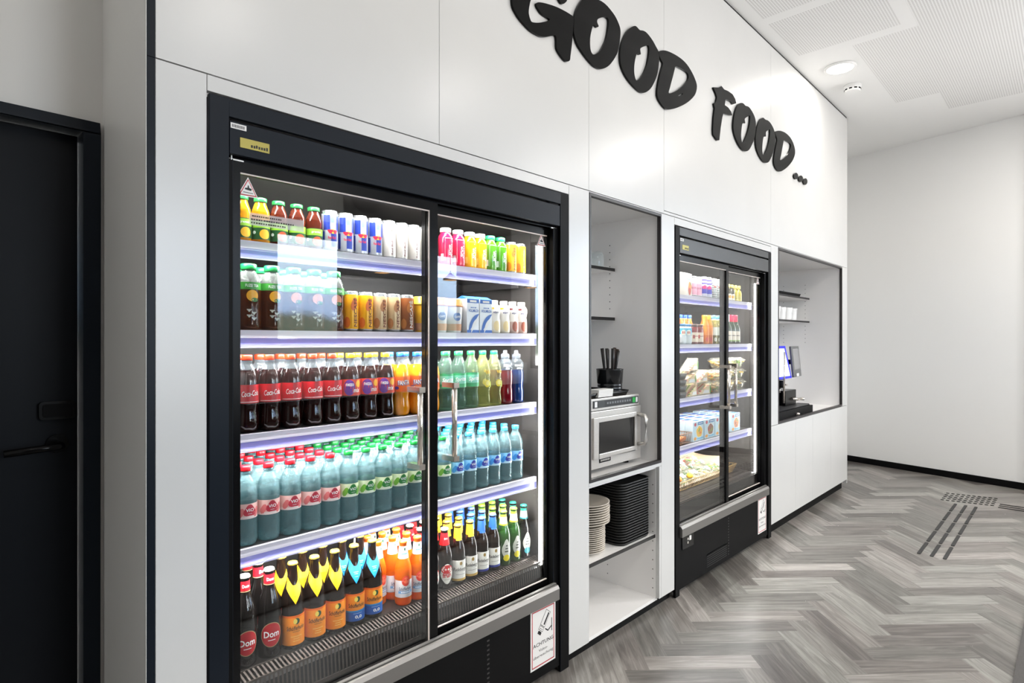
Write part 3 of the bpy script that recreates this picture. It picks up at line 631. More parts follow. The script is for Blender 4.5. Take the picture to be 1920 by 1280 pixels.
def cooler(x0, w, label, grid, shelf_z, deck_z, led_e, name='display_cooler'):
    k = w/1.486
    X = lambda v: x0+(v-.572)*k           # positions measured on the larger cooler
    D1 = .74; HD = NAVY if k > .98 else M('charcoal_powder_coat', (42, 42, 43), .4)
    root = thing(name, label, 'fridge', (x0+w/2, .37, 0))
    xi0, xi1 = X(.630), X(1.998)
    b = MB()
    b.box(X(.575), X(.628), .012, D1, .03, 2.045, LINERG); b.box(X(2.0), X(2.055), .012, D1, .03, 2.045, LINERG)
    b.box(xi0, xi1, .62, D1, .03, 2.045, LINER)
    b.box(xi0, xi1, .075, .62, 1.905, 2.04, LINERG); b.box(xi0, xi1, .075, .62, .03, deck_z-.03, LINER)
    b.build('insulated_body', root)
    b = MB()
    b.box(x0+.003, X(.6235), -.004, .0115, .002, 2.0505, NAVY if k > .98 else BLACKM); b.box(X(1.9985), x0+w-.002, -.004, .0115, .002, 2.0505, BLACKM)
    b.box(X(.6235), X(1.9985), -.004, .0115, 2.004, 2.0505, HD)
    b.box(X(.6236), X(.6405), .0116, .06, .32, 1.9, BLACKM); b.box(X(1.9685), X(1.9984), .0116, .062, .32, 1.9, BLACKM)
    b.build('outer_frame', root, bevel=.0015)
    b = MB(); b.box(X(.6245), X(1.9915), -.006, .010, 1.908, 1.9935, HD); b.box(X(.6245), X(1.9965), .02, .072, 1.90, 2.003, BLACK)
    b.box(X(.63), X(1.9965), .066, .0745, 1.878, 1.90, BLACKM)
    h = b.build('header_panel', root, bevel=.001)
    b = MB(); b.box(X(.6263), X(.667), -.0075, -.0062, 1.9745, 1.9885, STICK)
    for i in range(9): b.box(X(.630)+i*.0037*k, X(.6318)+i*.0037*k, -.0079, -.0075, 1.9775, 1.985, INK)
    b.build('inventory_label', h)
    b = MB(); b.box(X(.6504), X(.729), -.0078, -.0062, 1.929, 1.955, GOLD)
    for xx in (.679, .686, .692, .699, .706, .713, .720):
        b.box(X(xx), X(xx+.0045), -.0082, -.0078, 1.934+(.001 if xx == .692 else 0), 1.941+(.002 if xx in (.692, .72) else 0), INK)
    b.build('maker_badge', h)
    b = MB()
    b.box(X(.626), X(.668), .012, .02, 1.897, 1.9005, STEEL); b.box(X(.634), X(.637), .010, .014, 1.897, 1.908, STEEL)
    b.build('door_track_clip', root); b = MB(); b.box(X(1.955), X(1.99), .012, .02, 1.897, 1.9005, STEEL); b.build('door_track_clip', root)
    # two sliding doors, the first running in front of the second
    def sliding(xa, xb, y, z0, front):
        dr = thing('sliding_door', None, None, (0, 0, 0)); dr.parent = root; dr.location = (0, 0, 0)
        # frame is the part itself
        b = MB(); sw = .0185*k
        sr = .0345*k if front else .008*k
        zb = z0+.028
        b.box(xa, xa+sw, y, y+.02, z0, 1.898, BLACK); b.box(xb-sr, xb, y, y+.02, z0, 1.898, BLACK)
        b.box(xa+sw, xb-sr, y, y+.02, z0, zb, BLACK); b.box(xa+sw, xb-sr, y, y+.02, 1.869, 1.898, BLACK)
        bpy.data.objects.remove(dr); dr = b.build('sliding_door', root)
        g = MB(); g.box(xa+sw, xb-sr, y+.007, y+.011, zb, 1.869, GLASS); g.build('glass_pane', dr)
        g = MB(); e = .0035
        g.box(xa+sw, xb-sr, y+.0015, y+.0065, 1.8652, 1.869, GASK); g.box(xa+sw, xb-sr, y+.0015, y+.0065, zb, zb+e, GASK)
        if front and k > .98: g.box(xb-sr-e, xb-sr, y+.0015, y+.0065, zb, 1.8652, GASK)
        else: g.box(xb-sr-.002, xb-sr, y+.0015, y+.0065, zb, 1.8652, BLACKM)
        g.build('pane_edge', dr)
        return dr
    d1 = sliding(X(.641), X(1.3365), .013, .352, True); handle(d1, X(1.222), .0195, 1.003, 1.257)
    d2 = sliding(X(1.301), X(1.9675), .0385, .372, False); handle(d2, X(1.394), .045, 1.003, 1.262)
    if k > .98:
        b = MB(); triangle_sticker(b, .6544, .710, 1.808, 1.861, .0192); b.build('warning_sticker', d1)
        b = MB(); triangle_sticker(b, 1.900, 1.9555, 1.8205, 1.8735, .0447); b.build('warning_sticker', d2)
        b = MB(); b.box(.686, .8416, .0185, .0192, 1.7335, 1.7665, clear('sticker_clear', (255, 255, 255), .35, (214, 212, 214), .5))
        b.fdash((.735, .0183, 1.7585), (1, 0, 0), (0, 0, 1), .004, INK, .085, 14)
        b.fdash((.752, .0183, 1.7490), (1, 0, 0), (0, 0, 1), .004, INK, .125, 18); b.fdash((.74, .0183, 1.7400), (1, 0, 0), (0, 0, 1), .004, INK, .10, 15)
        b.build('door_notice', d1)
    else:
        b = MB(); triangle_sticker(b, X(1.900), X(1.9555), 1.8205, 1.8735, .0447); b.build('warning_sticker', d2)
    # shelves
    for kz, z in enumerate(shelf_z):
        b = MB(); b.box(xi0+.002, X(1.955), .112, .56, z-.016, z, SHELFM)
        for xx in (xi0+.003, X(1.945)): b.box(xx, xx+.008, .2, .618, z-.05, z-.016, SHELFM)
        sh = b.build('shelf', root)
        b = MB(); n = [(.1115, z-.001), (.1005, z+.001), (.099, z-.022), (.101, z-.0235)]
        def strip(p, q, m): b.quad((xi0+.004, p[0], p[1]), (X(1.958), p[0], p[1]), (X(1.958), q[0], q[1]), (xi0+.004, q[0], q[1]), m)
        b.box(xi0+.004, X(1.958), .0985, .1115, z-.0215, z+.0005, RAILW)
        b.box(xi0+.004, X(1.958), .0985, .1035, z-.048, z-.0218, RAILB)
        b.box(xi0+.004, X(1.958), .0975, .105, z-.0505, z-.0482, RAILW)
        b.build('price_rail', sh)
        b = MB(); b.box(xi0+.03, X(1.93), .118, .132, z-.0215, z-.0163, LEDM); b.build('light_strip', sh)
        area('shelf_light', ((xi0+X(1.95))/2, .128, z-.024), (radians(24), 0, 0), X(1.93)-xi0-.04, .02, led_e*((.85, 1.05, 1.15, 1.45) if k > .98 else (1.1, 1.4, .8, 1.2))[kz], (1, .97, .95))
    b = MB(); b.box(xi0+.03, X(1.93), .082, .1, 1.886, 1.8915, LEDM); b.build('light_strip', root)
    area('shelf_light', ((xi0+X(1.95))/2, .1, 1.883), (radians(24), 0, 0), X(1.93)-xi0-.04, .02, led_e*.55, (1, .97, .95))
    b = MB(); b.tube([(X(1.961), .078, .452), (X(1.961), .078, 1.83)], 0.0085 if k > .98 else .006, LEDM, 14); b.build('light_tube', root)
    b = MB(); b.box(X(1.973), X(1.996), .066, .1, .43, 1.87, LINERG); b.build('light_housing', root)
    area('tube_light', (X(1.945), .085, 1.14), (0, radians(90), radians(0)), 1.38, .02, led_e*.25, (1, .97, .95))
    # bottom deck with slotted lip and ribbed riser
    b = MB(); b.box(xi0+.001, X(1.996), .128, .618, deck_z-.02, deck_z-.0005, DECK)
    b.build('bottom_deck', root)
    b = MB(); px = (X(1.99)-xi0-.01)/104; ya, yb, yc = .074, .1265, .066; za, zb_ = deck_z-.012, .385
    b.box(xi0+.004, X(1.992), yb-.003, yb, deck_z-.006, deck_z-.001, GRILL); b.box(xi0+.004, X(1.992), ya-.002, ya+.002, za-.003, za+.003, GASK if False else GRILL)
    if k > .98:
        for i in range(105):
            xx = xi0+.006+i*px
            n0 = len(b.v); hw = px*.22
            for (x_, y_, z_) in ((xx-hw, ya, za), (xx+hw, ya, za), (xx+hw, yb-.002, deck_z-.003), (xx-hw, yb-.002, deck_z-.003)): b.v.append((x_, y_, z_))
            b.face((n0, n0+1, n0+2, n0+3), GRILL)
            n0 = len(b.v)
            for (x_, y_, z_) in ((xx-hw, yc, zb_), (xx+hw, yc, zb_), (xx+hw, ya, za), (xx-hw, ya, za)): b.v.append((x_, y_, z_))
            b.face((n0, n0+1, n0+2, n0+3), GRILL)
    else:
        b.box(xi0+.004, X(1.992), ya+.003, yb-.004, deck_z-.012, deck_z-.004, DECK); b.box(xi0+.004, X(1.992), .066, .073, .385, za-.004, DECK)
    b.box(xi0+.002, X(1.992), .1, .124, .37, deck_z-.03, LINER)
    b.box(xi0+.004, X(1.992), yc-.002, yc+.003, zb_-.012, zb_+.001, GRILL)
    b.build('deck_grille', root)
    b = MB(); b.box(X(.625), X(1.972), .0115, .064, .33, .368, BLACK); b.box(X(.625), X(1.972), -.002, .010, .387, .3905, ALU)
    b.box(X(.625), X(1.998), .012, .0365, .305, .349, BLACK); b.build('door_track', root)
    b = MB(); yplate_x = [(-.020, .326), (-.020, .372), (-.012, .384), (.010, .386), (.010, .322)]
    n0 = len(b.v); kk = len(yplate_x)
    for xx in (X(.6255), X(1.972)):
        for y_, z_ in yplate_x: b.v.append((xx, y_, z_))
    b.face(list(range(n0, n0+kk)), ALU); b.face(list(range(n0+kk, n0+2*kk))[::-1], ALU)
    for i in range(kk):
        j = (i+1) % kk; b.face((n0+j, n0+i, n0+kk+i, n0+kk+j), ALU)
    b.build('bumper_rail', root)
    b = MB(); b.box(X(.6255), X(1.997), .002, .0105, .03, .318, BLACKM); kp = b.build('kick_panel', root)
    b = MB(); gx = X(1.565) if k > .98 else X(1.3)
    for i in range(14):
        b.box(gx, gx+.012, .0005, .0019, .06+.0175*i, .066+.0175*i, M('vent_slot_grey', (52, 50, 50), .5))
        if k < .98: b.box(gx-.3, gx-.02, .0005, .0019, .06+.0125*min(i, 6), .064+.0125*min(i, 6), M('vent_slot_black', (26, 25, 26), .5))
    b.build('vent_slot', kp)
    if k < .98:
        b = MB(); b.box(X(.66), X(.80), -.003, .0019, .245, .315, BLACK); b.box(X(.742), X(.765), -.006, -.0031, .283, .308, STICK); b.box(X(.72), X(.735), -.005, -.0031, .288, .30, STEEL); b.box(X(.72), X(.732), -.005, -.0031, .268, .28, STEEL); b.build('control_unit', kp)
    cctv_sign(root, X(1.81), X(1.968), .073, .319, .0002)
    return X
XA = cooler(.572, 1.486, 'large black glass-door drinks cooler with chilled bottles on five levels', None, SHELF_Z, DECK_Z, COOLER_LIGHT)
SHELF_Z2 = [1.692, 1.396, 1.073, .788]
XB = cooler(3.0015, 1.4195, 'smaller-looking far black glass-door cooler with food packs and small cans', None, SHELF_Z2, .478, COOLER_LIGHT*.62)

# ================================================================== niches
def peg_holes(b, x, ys_, z0, z1, step, side):
    z = z0
    while z < z1:
        for y in ys_:
            n = len(b.v); r = .0032
            for i in range(8): b.v.append((x+side*.0006, y+r*cos(2*pi*i/8), z+r*sin(2*pi*i/8)))
            b.face(range(n, n+8), HOLE)
        z += step
def niche(name, label, x0, x1, z0, z1, depth, trim, shelves, holes):
    t = .016
    root = thing(name, label, 'niche cabinet', ((x0+x1)/2, depth/2, z0))
    b = MB(); y0 = .0205
    b.box(x0-t, x0, y0, depth, z0-t, z1+t, INNER); b.box(x1, x1+t, y0, depth, z0-t, z1+t, INNER)
    b.box(x0, x1, y0, depth, z1, z1+t, INNER); b.box(x0, x1, y0, depth, z0-t, z0, INNER); b.box(x0, x1, depth-t, depth, z0, z1, INNER)
    peg_holes(b, x1, (.326, .53), *holes, -1)
    if not trim: peg_holes(b, x1, (.0375,), *holes, -1)
    b.build('carcass', root)
    if trim:
        b = MB(); w = .011
        b.box(x0-.0005, x0+w, -.0022, .0198, z0-.0005, z1+.0005, EDGE); b.box(x1-w*.7, x1+.0005, -.0022, .0198, z0-.0005, z1+.0005, EDGE)
        b.box(x0+w, x1-w*.7, -.0022, .0198, z1-w*1.2, z1+.0005, EDGE); b.box(x0+w, x1-w*.7, -.0022, .0198, z0-.0005, z0+w*1.2, EDGE)
        b.build('edge_trim', root)
    for z, ya in shelves:
        b = MB(); b.box(x0+.001, x1-.001, ya+.003, depth-t-.001, z-.016, z, INNER)
        s = b.build('shelf', root)
        b = MB(); b.box(x0+.001, x1-.001, ya, ya+.003, z-.0165, z+.0005, M('black_shelf_edge', (26, 24, 24), .4)); b.build('shelf_edge', s)
    return root
N1 = niche('niche_cabinet', 'tall white niche with black edge between the coolers, holding the microwave', 2.2115, 2.8555, .772, 2.0915, .6, True, [(1.826, .291), (1.549, .291)], (1.60, 2.0, .04))
N1L = niche('niche_cabinet', 'open white compartment under the microwave with plates and trays', 2.2115, 2.8335, .053, .739, .6, False, [(.388, .022)], (.10, .70, .05))
N2 = niche('niche_cabinet', 'wide white niche with black edge at the end, holding the coffee machine', 4.569, 6.221, .804, 2.108, .62, True, [(1.832, .287), (1.607, .287)], (1.40, 2.0, .04))
b = MB(); b.box(2.2125, 2.8325, .0, .0205, .0505, .0525, EDGE)
# base units below the end niche
root = thing('base_cabinet', 'white base cabinet with four plain doors below the coffee machine niche', 'cabinet', (5.4, .31, 0))
b = MB(); b.box(4.426, 6.373, .022, .62, .083, .786, INNER); b.build('carcass', root)
for x0, x1 in ((4.4245, 4.946), (4.948, 5.364), (5.366, 5.868), (5.870, 6.3745)):
    b = MB(); b.box(x0, x1, .0, .019, .085, .797, WHITE); b.build('door', root, bevel=.0008)

# ---- microwave
root = thing('microwave', 'brushed steel microwave oven with dark window on the niche floor', 'microwave', (2.51, .3, .772))
x0, x1, yf, zb, zt = 2.232, 2.778, .085, .792, 1.136
b = MB(); b.box(x0, x1, yf+.02, .52, zb, zt, STEEL); b.build('housing', root, bevel=.004)
for px in (x0+.05, x1-.05):
    for py in (.14, .46):
        b = MB(); b.lathe([(.016, 0), (.016, .0195)], BLACKM, 12, px, py, .7725); b.build('foot', root)
b = MB(); b.box(x0, x1, yf+.003, yf+.0195, 1.078, zt, STEEL); cpn = b.build('control_panel', root, bevel=.002)
b = MB(); b.box(2.36, 2.766, yf+.0005, yf+.0028, 1.09, 1.126, M('control_strip', (38, 39, 40), .3)); b.box(2.371, 2.392, yf-.001, yf+.0004, 1.095, 1.122, STICK)
for i in range(10):
    xx = 2.475+.0225*i; b.box(xx, xx+.014, yf-.0002, yf+.0004, 1.104, 1.114, M('key_grey', (120, 122, 124), .4))
b.box(2.40, 2.455, yf-.0002, yf+.0004, 1.094, 1.122, M('display_dark', (70, 74, 76), .2))
b.box(2.708, 2.735, yf-.001, yf+.0004, 1.095, 1.122, M('key_green', (40, 170, 70), .4)); b.box(2.74, 2.757, yf-.001, yf+.0004, 1.095, 1.122, STICK); b.build('keypad', cpn)
b = MB(); b.box(x0, 2.79, yf, yf+.0195, zb+.004, 1.0745, STEEL); dr = b.build('door', root, bevel=.003)
b = MB(); 
for a0, a1, c0, c1 in ((2.352, 2.394, .845, 1.045), (2.716, 2.734, .845, 1.045), (2.394, 2.716, 1.021, 1.045), (2.394, 2.716, .845, .867)): b.box(a0, a1, yf-.010, yf-.0005, c0, c1, STEEL)
b.build('window_frame', dr, bevel=.002)
b = MB(); b.box(2.395, 2.715, yf-.004, yf-.0005, .868, 1.020, M('microwave_window', (38, 38, 38), .12)); b.build('window', dr)
b = MB(); b.tube([(2.762, yf-.0005, .872), (2.762, yf-.042, .878), (2.762, yf-.05, .895), (2.762, yf-.05, 1.008), (2.762, yf-.042, 1.024), (2.762, yf-.0005, 1.03)], .0105, STEEL, 14); b.build('handle', dr)
b = MB(); b.box(2.408, 2.503, yf-.003, yf-.0005, .822, .843, BLACKM)
for i in range(9): b.box(2.416+.009*i, 2.4215+.009*i, yf-.0036, yf-.003, .828, .837, STEEL)
b.build('maker_badge', dr)
# ---- tray with cutlery beakers and napkins on the microwave
def round_tray(b, cx, cy_, w, d, z, h, m, flare=.012, r=.03):
    lo = rrect(w-2*flare, d-2*flare, r, 5, cx, cy_); hi = rrect(w, d, r+flare*.5, 5, cx, cy_); inn = rrect(w-.008, d-.008, r+flare*.5, 5, cx, cy_); ilo = rrect(w-2*flare-.006, d-2*flare-.006, r, 5, cx, cy_)
    n = len(b.v); k = len(lo)
    b.v += [(x, y, z) for x, y in lo]+[(x, y, z+h) for x, y in hi]+[(x, y, z+h) for x, y in inn]+[(x, y, z+.004) for x, y in ilo]
    b.face(list(range(n, n+k))[::-1], m); b.face(range(n+3*k, n+4*k), m)
    for q in range(3):
        for i in range(k):
            j = (i+1) % k; b.face((n+q*k+i, n+q*k+j, n+(q+1)*k+j, n+(q+1)*k+i), m, q != 1)
b = MB(); round_tray(b, 2.485, .235, .45, .29, 1.1365, .026, BLACK); tag(b.build('serving_tray'), 'shallow black tray on top of the microwave', 'tray')
def beaker(cx, cy_, label):
    o = thing('cutlery_beaker', label, 'cutlery holder', (cx, cy_, 1.1412), 'black cutlery beakers on the microwave')
    b = MB(); b.lathe([(.052, 0), (.055, .004), (.055, .02), (.0535, .022), (.055, .024), (.055, .036), (.0535, .038), (.055, .04), (.055, .052), (.0535, .054), (.056, .056), (.060, .126), (.0615, .130), (.058, .130), (.054, .06), (.05, .006)], M('beaker_black', (26, 27, 29), .2), 28); b.v = [(x*1.17, y*1.17, z) for x, y, z in b.v]; b.build('beaker_body', o, local=True)
    return o
beaker(2.622, .168, 'black ribbed cutlery beaker beside the white napkins, nearer the front'); beaker(2.452, .275, 'black cutlery beaker half hidden behind the napkins')
CUT = M('cutlery_black', (30, 26, 24), .35); WOODC = M('cutlery_dark_brown', (62, 42, 32), .5)
def cutlery(cx, cy_, dx, dy, lean, kind, lab, mat):
    o = thing(kind, lab, 'cutlery', (cx, cy_, 1.1475), 'cutlery handles in the black beakers')
    b = MB(); tip = (dx*1.25+lean*1.5, dy*1.2, .218+.022*random.random()); base = (dx*.45, dy*.45, .002)
    P = Vector(base); Q = Vector(tip); R_ = P+(Q-P)*.55
    b.tube([P, P+(Q-P)*.3, R_, R_+(Q-R_)*.4, Q], .0035, mat, 8, .0095); b.build('handle_grip', o, local=True); return o
names = ['knife', 'fork', 'spoon']
for i, (dx, dy, ln) in enumerate([(-.034, -.012, -.004), (-.012, -.03, -.006), (.004, .02, .006), (.018, -.024, .008), (.032, -.006, .014), (.036, .018, .022), (-.02, .026, 0)]):
    cutlery(2.622, .168, dx, dy, ln, names[i % 3], '%s dark %s handle standing in the front cutlery beaker' % (['upright', 'short', 'straight', 'leaning', 'outer', 'slanting', 'rear'][i], names[i % 3]), WOODC if i in (4, 5) else CUT)
for i, (dx, dy, ln) in enumerate([(-.03, -.01, -.02), (.0, -.02, .004), (.025, .0, -.012)]):
    cutlery(2.452, .275, dx, dy, ln, names[i % 3], '%s black %s handle in the beaker behind the napkins' % (['slanting', 'upright', 'crossing'][i], names[i % 3]), CUT)
NAP = M('napkin_white', (240, 238, 234), .8)
first = None
for i in range(8):
    b = MB(); a = radians(-8+2*i); cxx, cyy = 2.46+.001*i, .115
    if first is None:
        b.obox((0, 0, .0022), (.062, 0, 0), (0, .032, 0), (0, 0, .0021), NAP); first = b.build('napkin', bevel=.0012); first.location = (cxx, cyy, 1.1412); tag(first, 'lowest folded white napkin of the stack on the black tray', 'napkin', 'napkins on the black tray')
    else: copy_tree(first, (cxx, cyy, 1.1412+.0046*i), '%s folded white napkin from the bottom of the tray stack' % ORD[i])

# ---- drinking glasses on the upper niche shelf
TUM = clear('tumbler_glass', (248, 250, 250), .70, (240, 243, 243), .05, 1.0)
o = None
for i, (x, y) in enumerate(((2.738, .338), (2.640, .345), (2.66, .46))):
    lab = ['clear upturned tumbler farthest along the upper niche shelf', 'clear upturned tumbler half hidden by the niche edge', 'clear upturned tumbler at the back of the upper shelf'][i]
    if o is None:
        o = thing('drinking_glass', lab, 'glass', (x, y, 1.8265), 'tumblers on the upper niche shelf')
        b = MB(); b.lathe([(.042, 0), (.0435, .02), (.0425, .06), (.038, .078), (.026, .086), (.0, .087)], TUM, 24, cap0=False, cap1=False); b.lathe([(.040, .001), (.0415, .02), (.0405, .06), (.036, .074), (.0, .078)], TUM, 24, cap0=False, cap1=False); b.build('tumbler', o, local=True)
    else: copy_tree(o, (x, y, 1.8265), lab)

# ---- plates and black trays in the compartment below
CER = M('plate_ceramic', (206, 198, 186), .25)
def plate(R_): 
    b = MB(); b.lathe([(R_*.56, 0), (R_*.62, .002), (R_, .0165), (R_, .0195), (R_*.93, .018), (R_*.62, .006), (0.001, .005)], CER, 40, cap1=False); return b
small = big = None; z = .3885
for i in range(13):
    lab = '%s small beige plate counted up from the shelf' % ORD[i]
    if small is None: small = plate(.106).build('small_plate'); small.location = (2.375, .155, z); tag(small, lab, 'plate', 'small plates in the stack')
    else: copy_tree(small, (2.375+random.uniform(-.002, .002), .155, z), lab)
    z += .0097
z += .011
for i in range(9):
    lab = '%s wide beige plate counted down from the top of the stack' % ORD[8-i]
    if big is None: big = plate(.128).build('large_plate'); big.location = (2.375, .155, z); tag(big, lab, 'plate', 'wide plates on top of the stack')
    else: copy_tree(big, (2.375+random.uniform(-.003, .003), .155, z), lab)
    z += .0115
TRAYM = noisy('tray_black_plastic', (10, 10, 10), (14, 14, 14), .5, 200, bump=.2)
tr = None
for i in range(23):
    lab = '%s black serving tray from the bottom of the tall stack' % ORD[i]
    if i > 17: lab = '%s black serving tray from the top of the tall stack' % ORD[22-i]
    zz = .3885+.0135*i
    if tr is None:
        b = MB(); round_tray(b, 0, 0, .285, .40, 0, .0132, TRAYM, .006, .04); tr = b.build('serving_tray'); tr.location = (2.675, .235, zz); tag(tr, lab, 'tray', 'black trays in the tall stack')
    else: copy_tree(tr, (2.675+random.uniform(-.001, .001), .235, zz), lab)

# ---- end niche: cups, lid, coffee machine
CUPM = M('cup_porcelain', (240, 239, 237), .2)
def cup():
    b = MB(); wob = lambda a, zz: .05*sin(5*a+zz*60)+.03*sin(3*a-zz*90)
    b.lathe([(.036, 0), (.046, .004), (.05, .03), (.053, .07), (.055, .105), (.0555, .122), (.0525, .122), (.05, .09), (.046, .03), (.03, .008)], CUPM, 40, wob=wob); return b
o = None
for i, x in enumerate((5.60, 5.78, 5.905, 6.085)):
    lab = '%s white dimpled porcelain cup along the end niche shelf' % ['nearest', 'second nearest', 'third', 'farthest'][i]
    if o is None: o = cup().build('coffee_cup'); o.location = (x, .40, 1.6075); tag(o, lab, 'cup', 'white cups in the end niche')
    else: copy_tree(o, (x, .40+.015*(i % 2), 1.6075), lab, rz=1.3*i)
o = thing('baking_tray', 'flat black lidded tray on the top shelf of the end niche', 'tray', (5.72, .45, 1.8325))
b = MB(); round_tray(b, 0, 0, .72, .27, 0, .03, BLACKM, .012, .02); b.build('tray_body', o, local=True)
b = MB(); b.tube([(-.06, 0, .02), (-.06, 0, .055)], .012, BLACKM, 12); b.obox((-.06, 0, .06), (.045, 0, 0), (0, .02, 0), (0, 0, .006), BLACKM); b.build('knob', o, local=True)

m = thing('coffee_machine', 'black coffee machine with blue lit panel and grey touch screen', 'coffee machine', (5.15, .3, .804))
b = MB(); b.box(4.62, 5.02, .30, .58, .806, 1.37, BLACKM); b.box(4.62, 5.04, .12, .58, 1.10, 1.37, BLACKM); b.build('machine_body', m, bevel=.008)
BL = M('panel_blue_lit', (20, 20, 190), .3, emit=.5); LT = M('panel_white_lit', (205, 215, 250), .3, emit=.8)
b = MB()
n = len(b.v); b.v += [(4.64, .075, 1.115), (5.085, .075, 1.115), (5.06, .118, 1.375), (4.64, .118, 1.375), (4.64, .119, 1.115), (5.13, .30, 1.115), (5.085, .30, 1.375), (4.64, .119, 1.375), (5.085, .119, 1.115), (5.06, .1195, 1.375)]
b.face((n, n+1, n+2, n+3), BL); b.face((n+1, n+5, n+6, n+2), BL); b.face((n, n+4, n+8, n+1), BL); b.face((n+3, n+2, n+9, n+7), BL); b.build('lit_panel', m)
b = MB(); b.quad((4.68, .0735, 1.135), (5.045, .0735, 1.135), (5.025, .1135, 1.355), (4.68, .1135, 1.355), LT); b.build('drinks_display', m)
SG = M('screen_frame_grey', (98, 98, 98), .4); SD = M('screen_off_grey', (150, 149, 150), .2)
c0 = Vector((5.245, .10, 1.245)); ux = Vector((1, .10, 0)).normalized(); uz = Vector((.10, .13, 1)).normalized(); un = uz.cross(ux).normalized()
b = MB(); b.obox(c0, ux*.135, un*.008, uz*.128, SG); sc = b.build('touch_screen', m, bevel=.004)
b = MB(); b.obox(c0-un*.0090+uz*.02, ux*.098, un*.0006, uz*.086, SD); b.build('display', sc)
b = MB(); b.obox(c0-un*.0092-uz*.112, ux*.038, un*.001, uz*.012, STICK); b.build('maker_badge', sc)
b = MB(); b.obox(c0+un*.04, ux*.02, un*.033, uz*.02, BLACKM); b.obox((5.165, .175, 1.24), (.09, 0, 0), (0, .02, 0), (0, 0, .02), BLACKM); b.build('screen_arm', m)
b = MB(); b.lathe([(.03, 0), (.036, .008), (.036, .05), (.03, .06)], BLACKM, 20, 5.08, .17, 1.03); b.lathe([(.012, 0), (.016, .004), (.012, .012)], CHROME, 12, 5.115, .13, 1.05); b.tube([(5.08, .17, 1.03), (5.08, .17, .99)], .008, CHROME); b.build('spout', m)
b = MB(); b.box(5.16, 5.42, .15, .32, .8745, 1.0, BLACK); b.build('grinder_block', m, bevel=.006)
b = MB(); b.tube([(5.29, .14, .925), (5.45, .12, .915)], .011, CHROME, 12, .014); b.lathe([(.02, 0), (.024, .01), (.02, .022)], CHROME, 14, 5.47, .118, .905); b.build('portafilter', m)
b = MB(); b.box(4.62, 5.50, .04, .29, .806, .868, BLACKM); b.box(4.65, 5.47, .055, .28, .8685, .874, M('drip_grid_dark', (52, 52, 53), .4)); b.build('drip_tray', m, bevel=.004)
b = MB(); b.tube([(4.86, .06, .93), (4.86, .055, 1.33)], .007, CHROME, 12); b.build('steam_wand', m)
b = MB(); b.lathe([(.02, 0), (.02, .03), (.014, .04), (.02, .05), (.0, .062)], CHROME, 16, 4.94, .16, 1.50, cap1=False); b.tube([(4.94, .16, 1.3705), (4.94, .16, 1.51)], .006, CHROME); b.build('bean_lid_knob', m)
b = MB(); b.lathe([(.016, 0), (.02, .008), (.016, .018)], CHROME, 14, 5.08, .03, .82); b.build('knob', m)
b = MB(); b.prism(rrect(.50, .11, .008, 4, 5.93, .33), .8045, .8095, BLACKM); tag(b.build('bar_mat'), 'flat black mat on the end niche floor beyond the coffee machine', 'mat')
# ================================================================== goods in the large cooler
def bottle_type(name, label0, cat, prof, bodymat, cap=None, lab=None, extra=None, seg=20, capseg=16, wob=None, lname='paper_label', capname='cap', bodyname='bottle_body'):
    """builds the first of a kind at the origin; prof (r, z); cap (r, z0, z1, mat); lab(b) draws the label"""
    o = thing(name, None, None)
    b = MB(); b.lathe(prof, bodymat, seg, wob=wob); b.build(bodyname, o, local=True)
    if cap:
        r, z0, z1, m = cap
        b = MB(); b.lathe([(r*.97, z0), (r, z0+.001), (r, z1-.002), (r*.9, z1), (0.0005, z1)], m, capseg, cap1=False, wob=lambda a, z: .02*(1 if int(a*capseg/pi+.5) % 2 else 0))
        b.build(capname, o, local=True)
    if lab:
        b = MB(); lab(b); b.build(lname, o, local=True)
    if extra: extra(o)
    o['category'] = cat
    return o
USED = {}
class Row:
    """places a kind of thing: the first use moves the original, later ones copy it"""
    def __init__(s, proto, group): s.p = proto; s.g = group; s.used = False
    def put(s, loc, label, rz=None):
        if label in USED: print('DUP', label)
        USED[label] = 1
        if not s.used:
            s.used = True; s.p.location = loc
            if rz is not None: s.p.rotation_euler = (0, 0, rz)
            tag(s.p, label, s.p['category'], s.g); return s.p
        return copy_tree(s.p, loc, label, rz, s.g)
ROWN = ['front', 'second', 'third', 'fourth', 'fifth']
def fill(kind, desc, xs, y0, dy, rows, z, group, jitter=.0007, skip=(), turn=.55):
    r = Row(kind, group); n = len(xs)
    for k in range(rows):
        for i, x in enumerate(xs):
            if (k, i) in skip: continue
            pos = ('only one' if n == 1 else ORD[i]+' from left')
            lab = '%s, %s in %s row' % (desc, pos, ROWN[k]) if rows > 1 else '%s, %s' % (desc, pos if n > 1 else 'single one')
            a = random.uniform(-.05, .05)-turn*math.atan2(x, CAM_D+y0) if k == 0 else random.uniform(-.5, .5)
            r.put((x+random.uniform(-jitter, jitter), y0+dy*k+random.uniform(-jitter, jitter), z+.0003), lab, a)
FY = .15
Wt = M('print_white', (246, 246, 244), .45)
def plain(rgb, nm): return M('print_'+nm, rgb, .4)
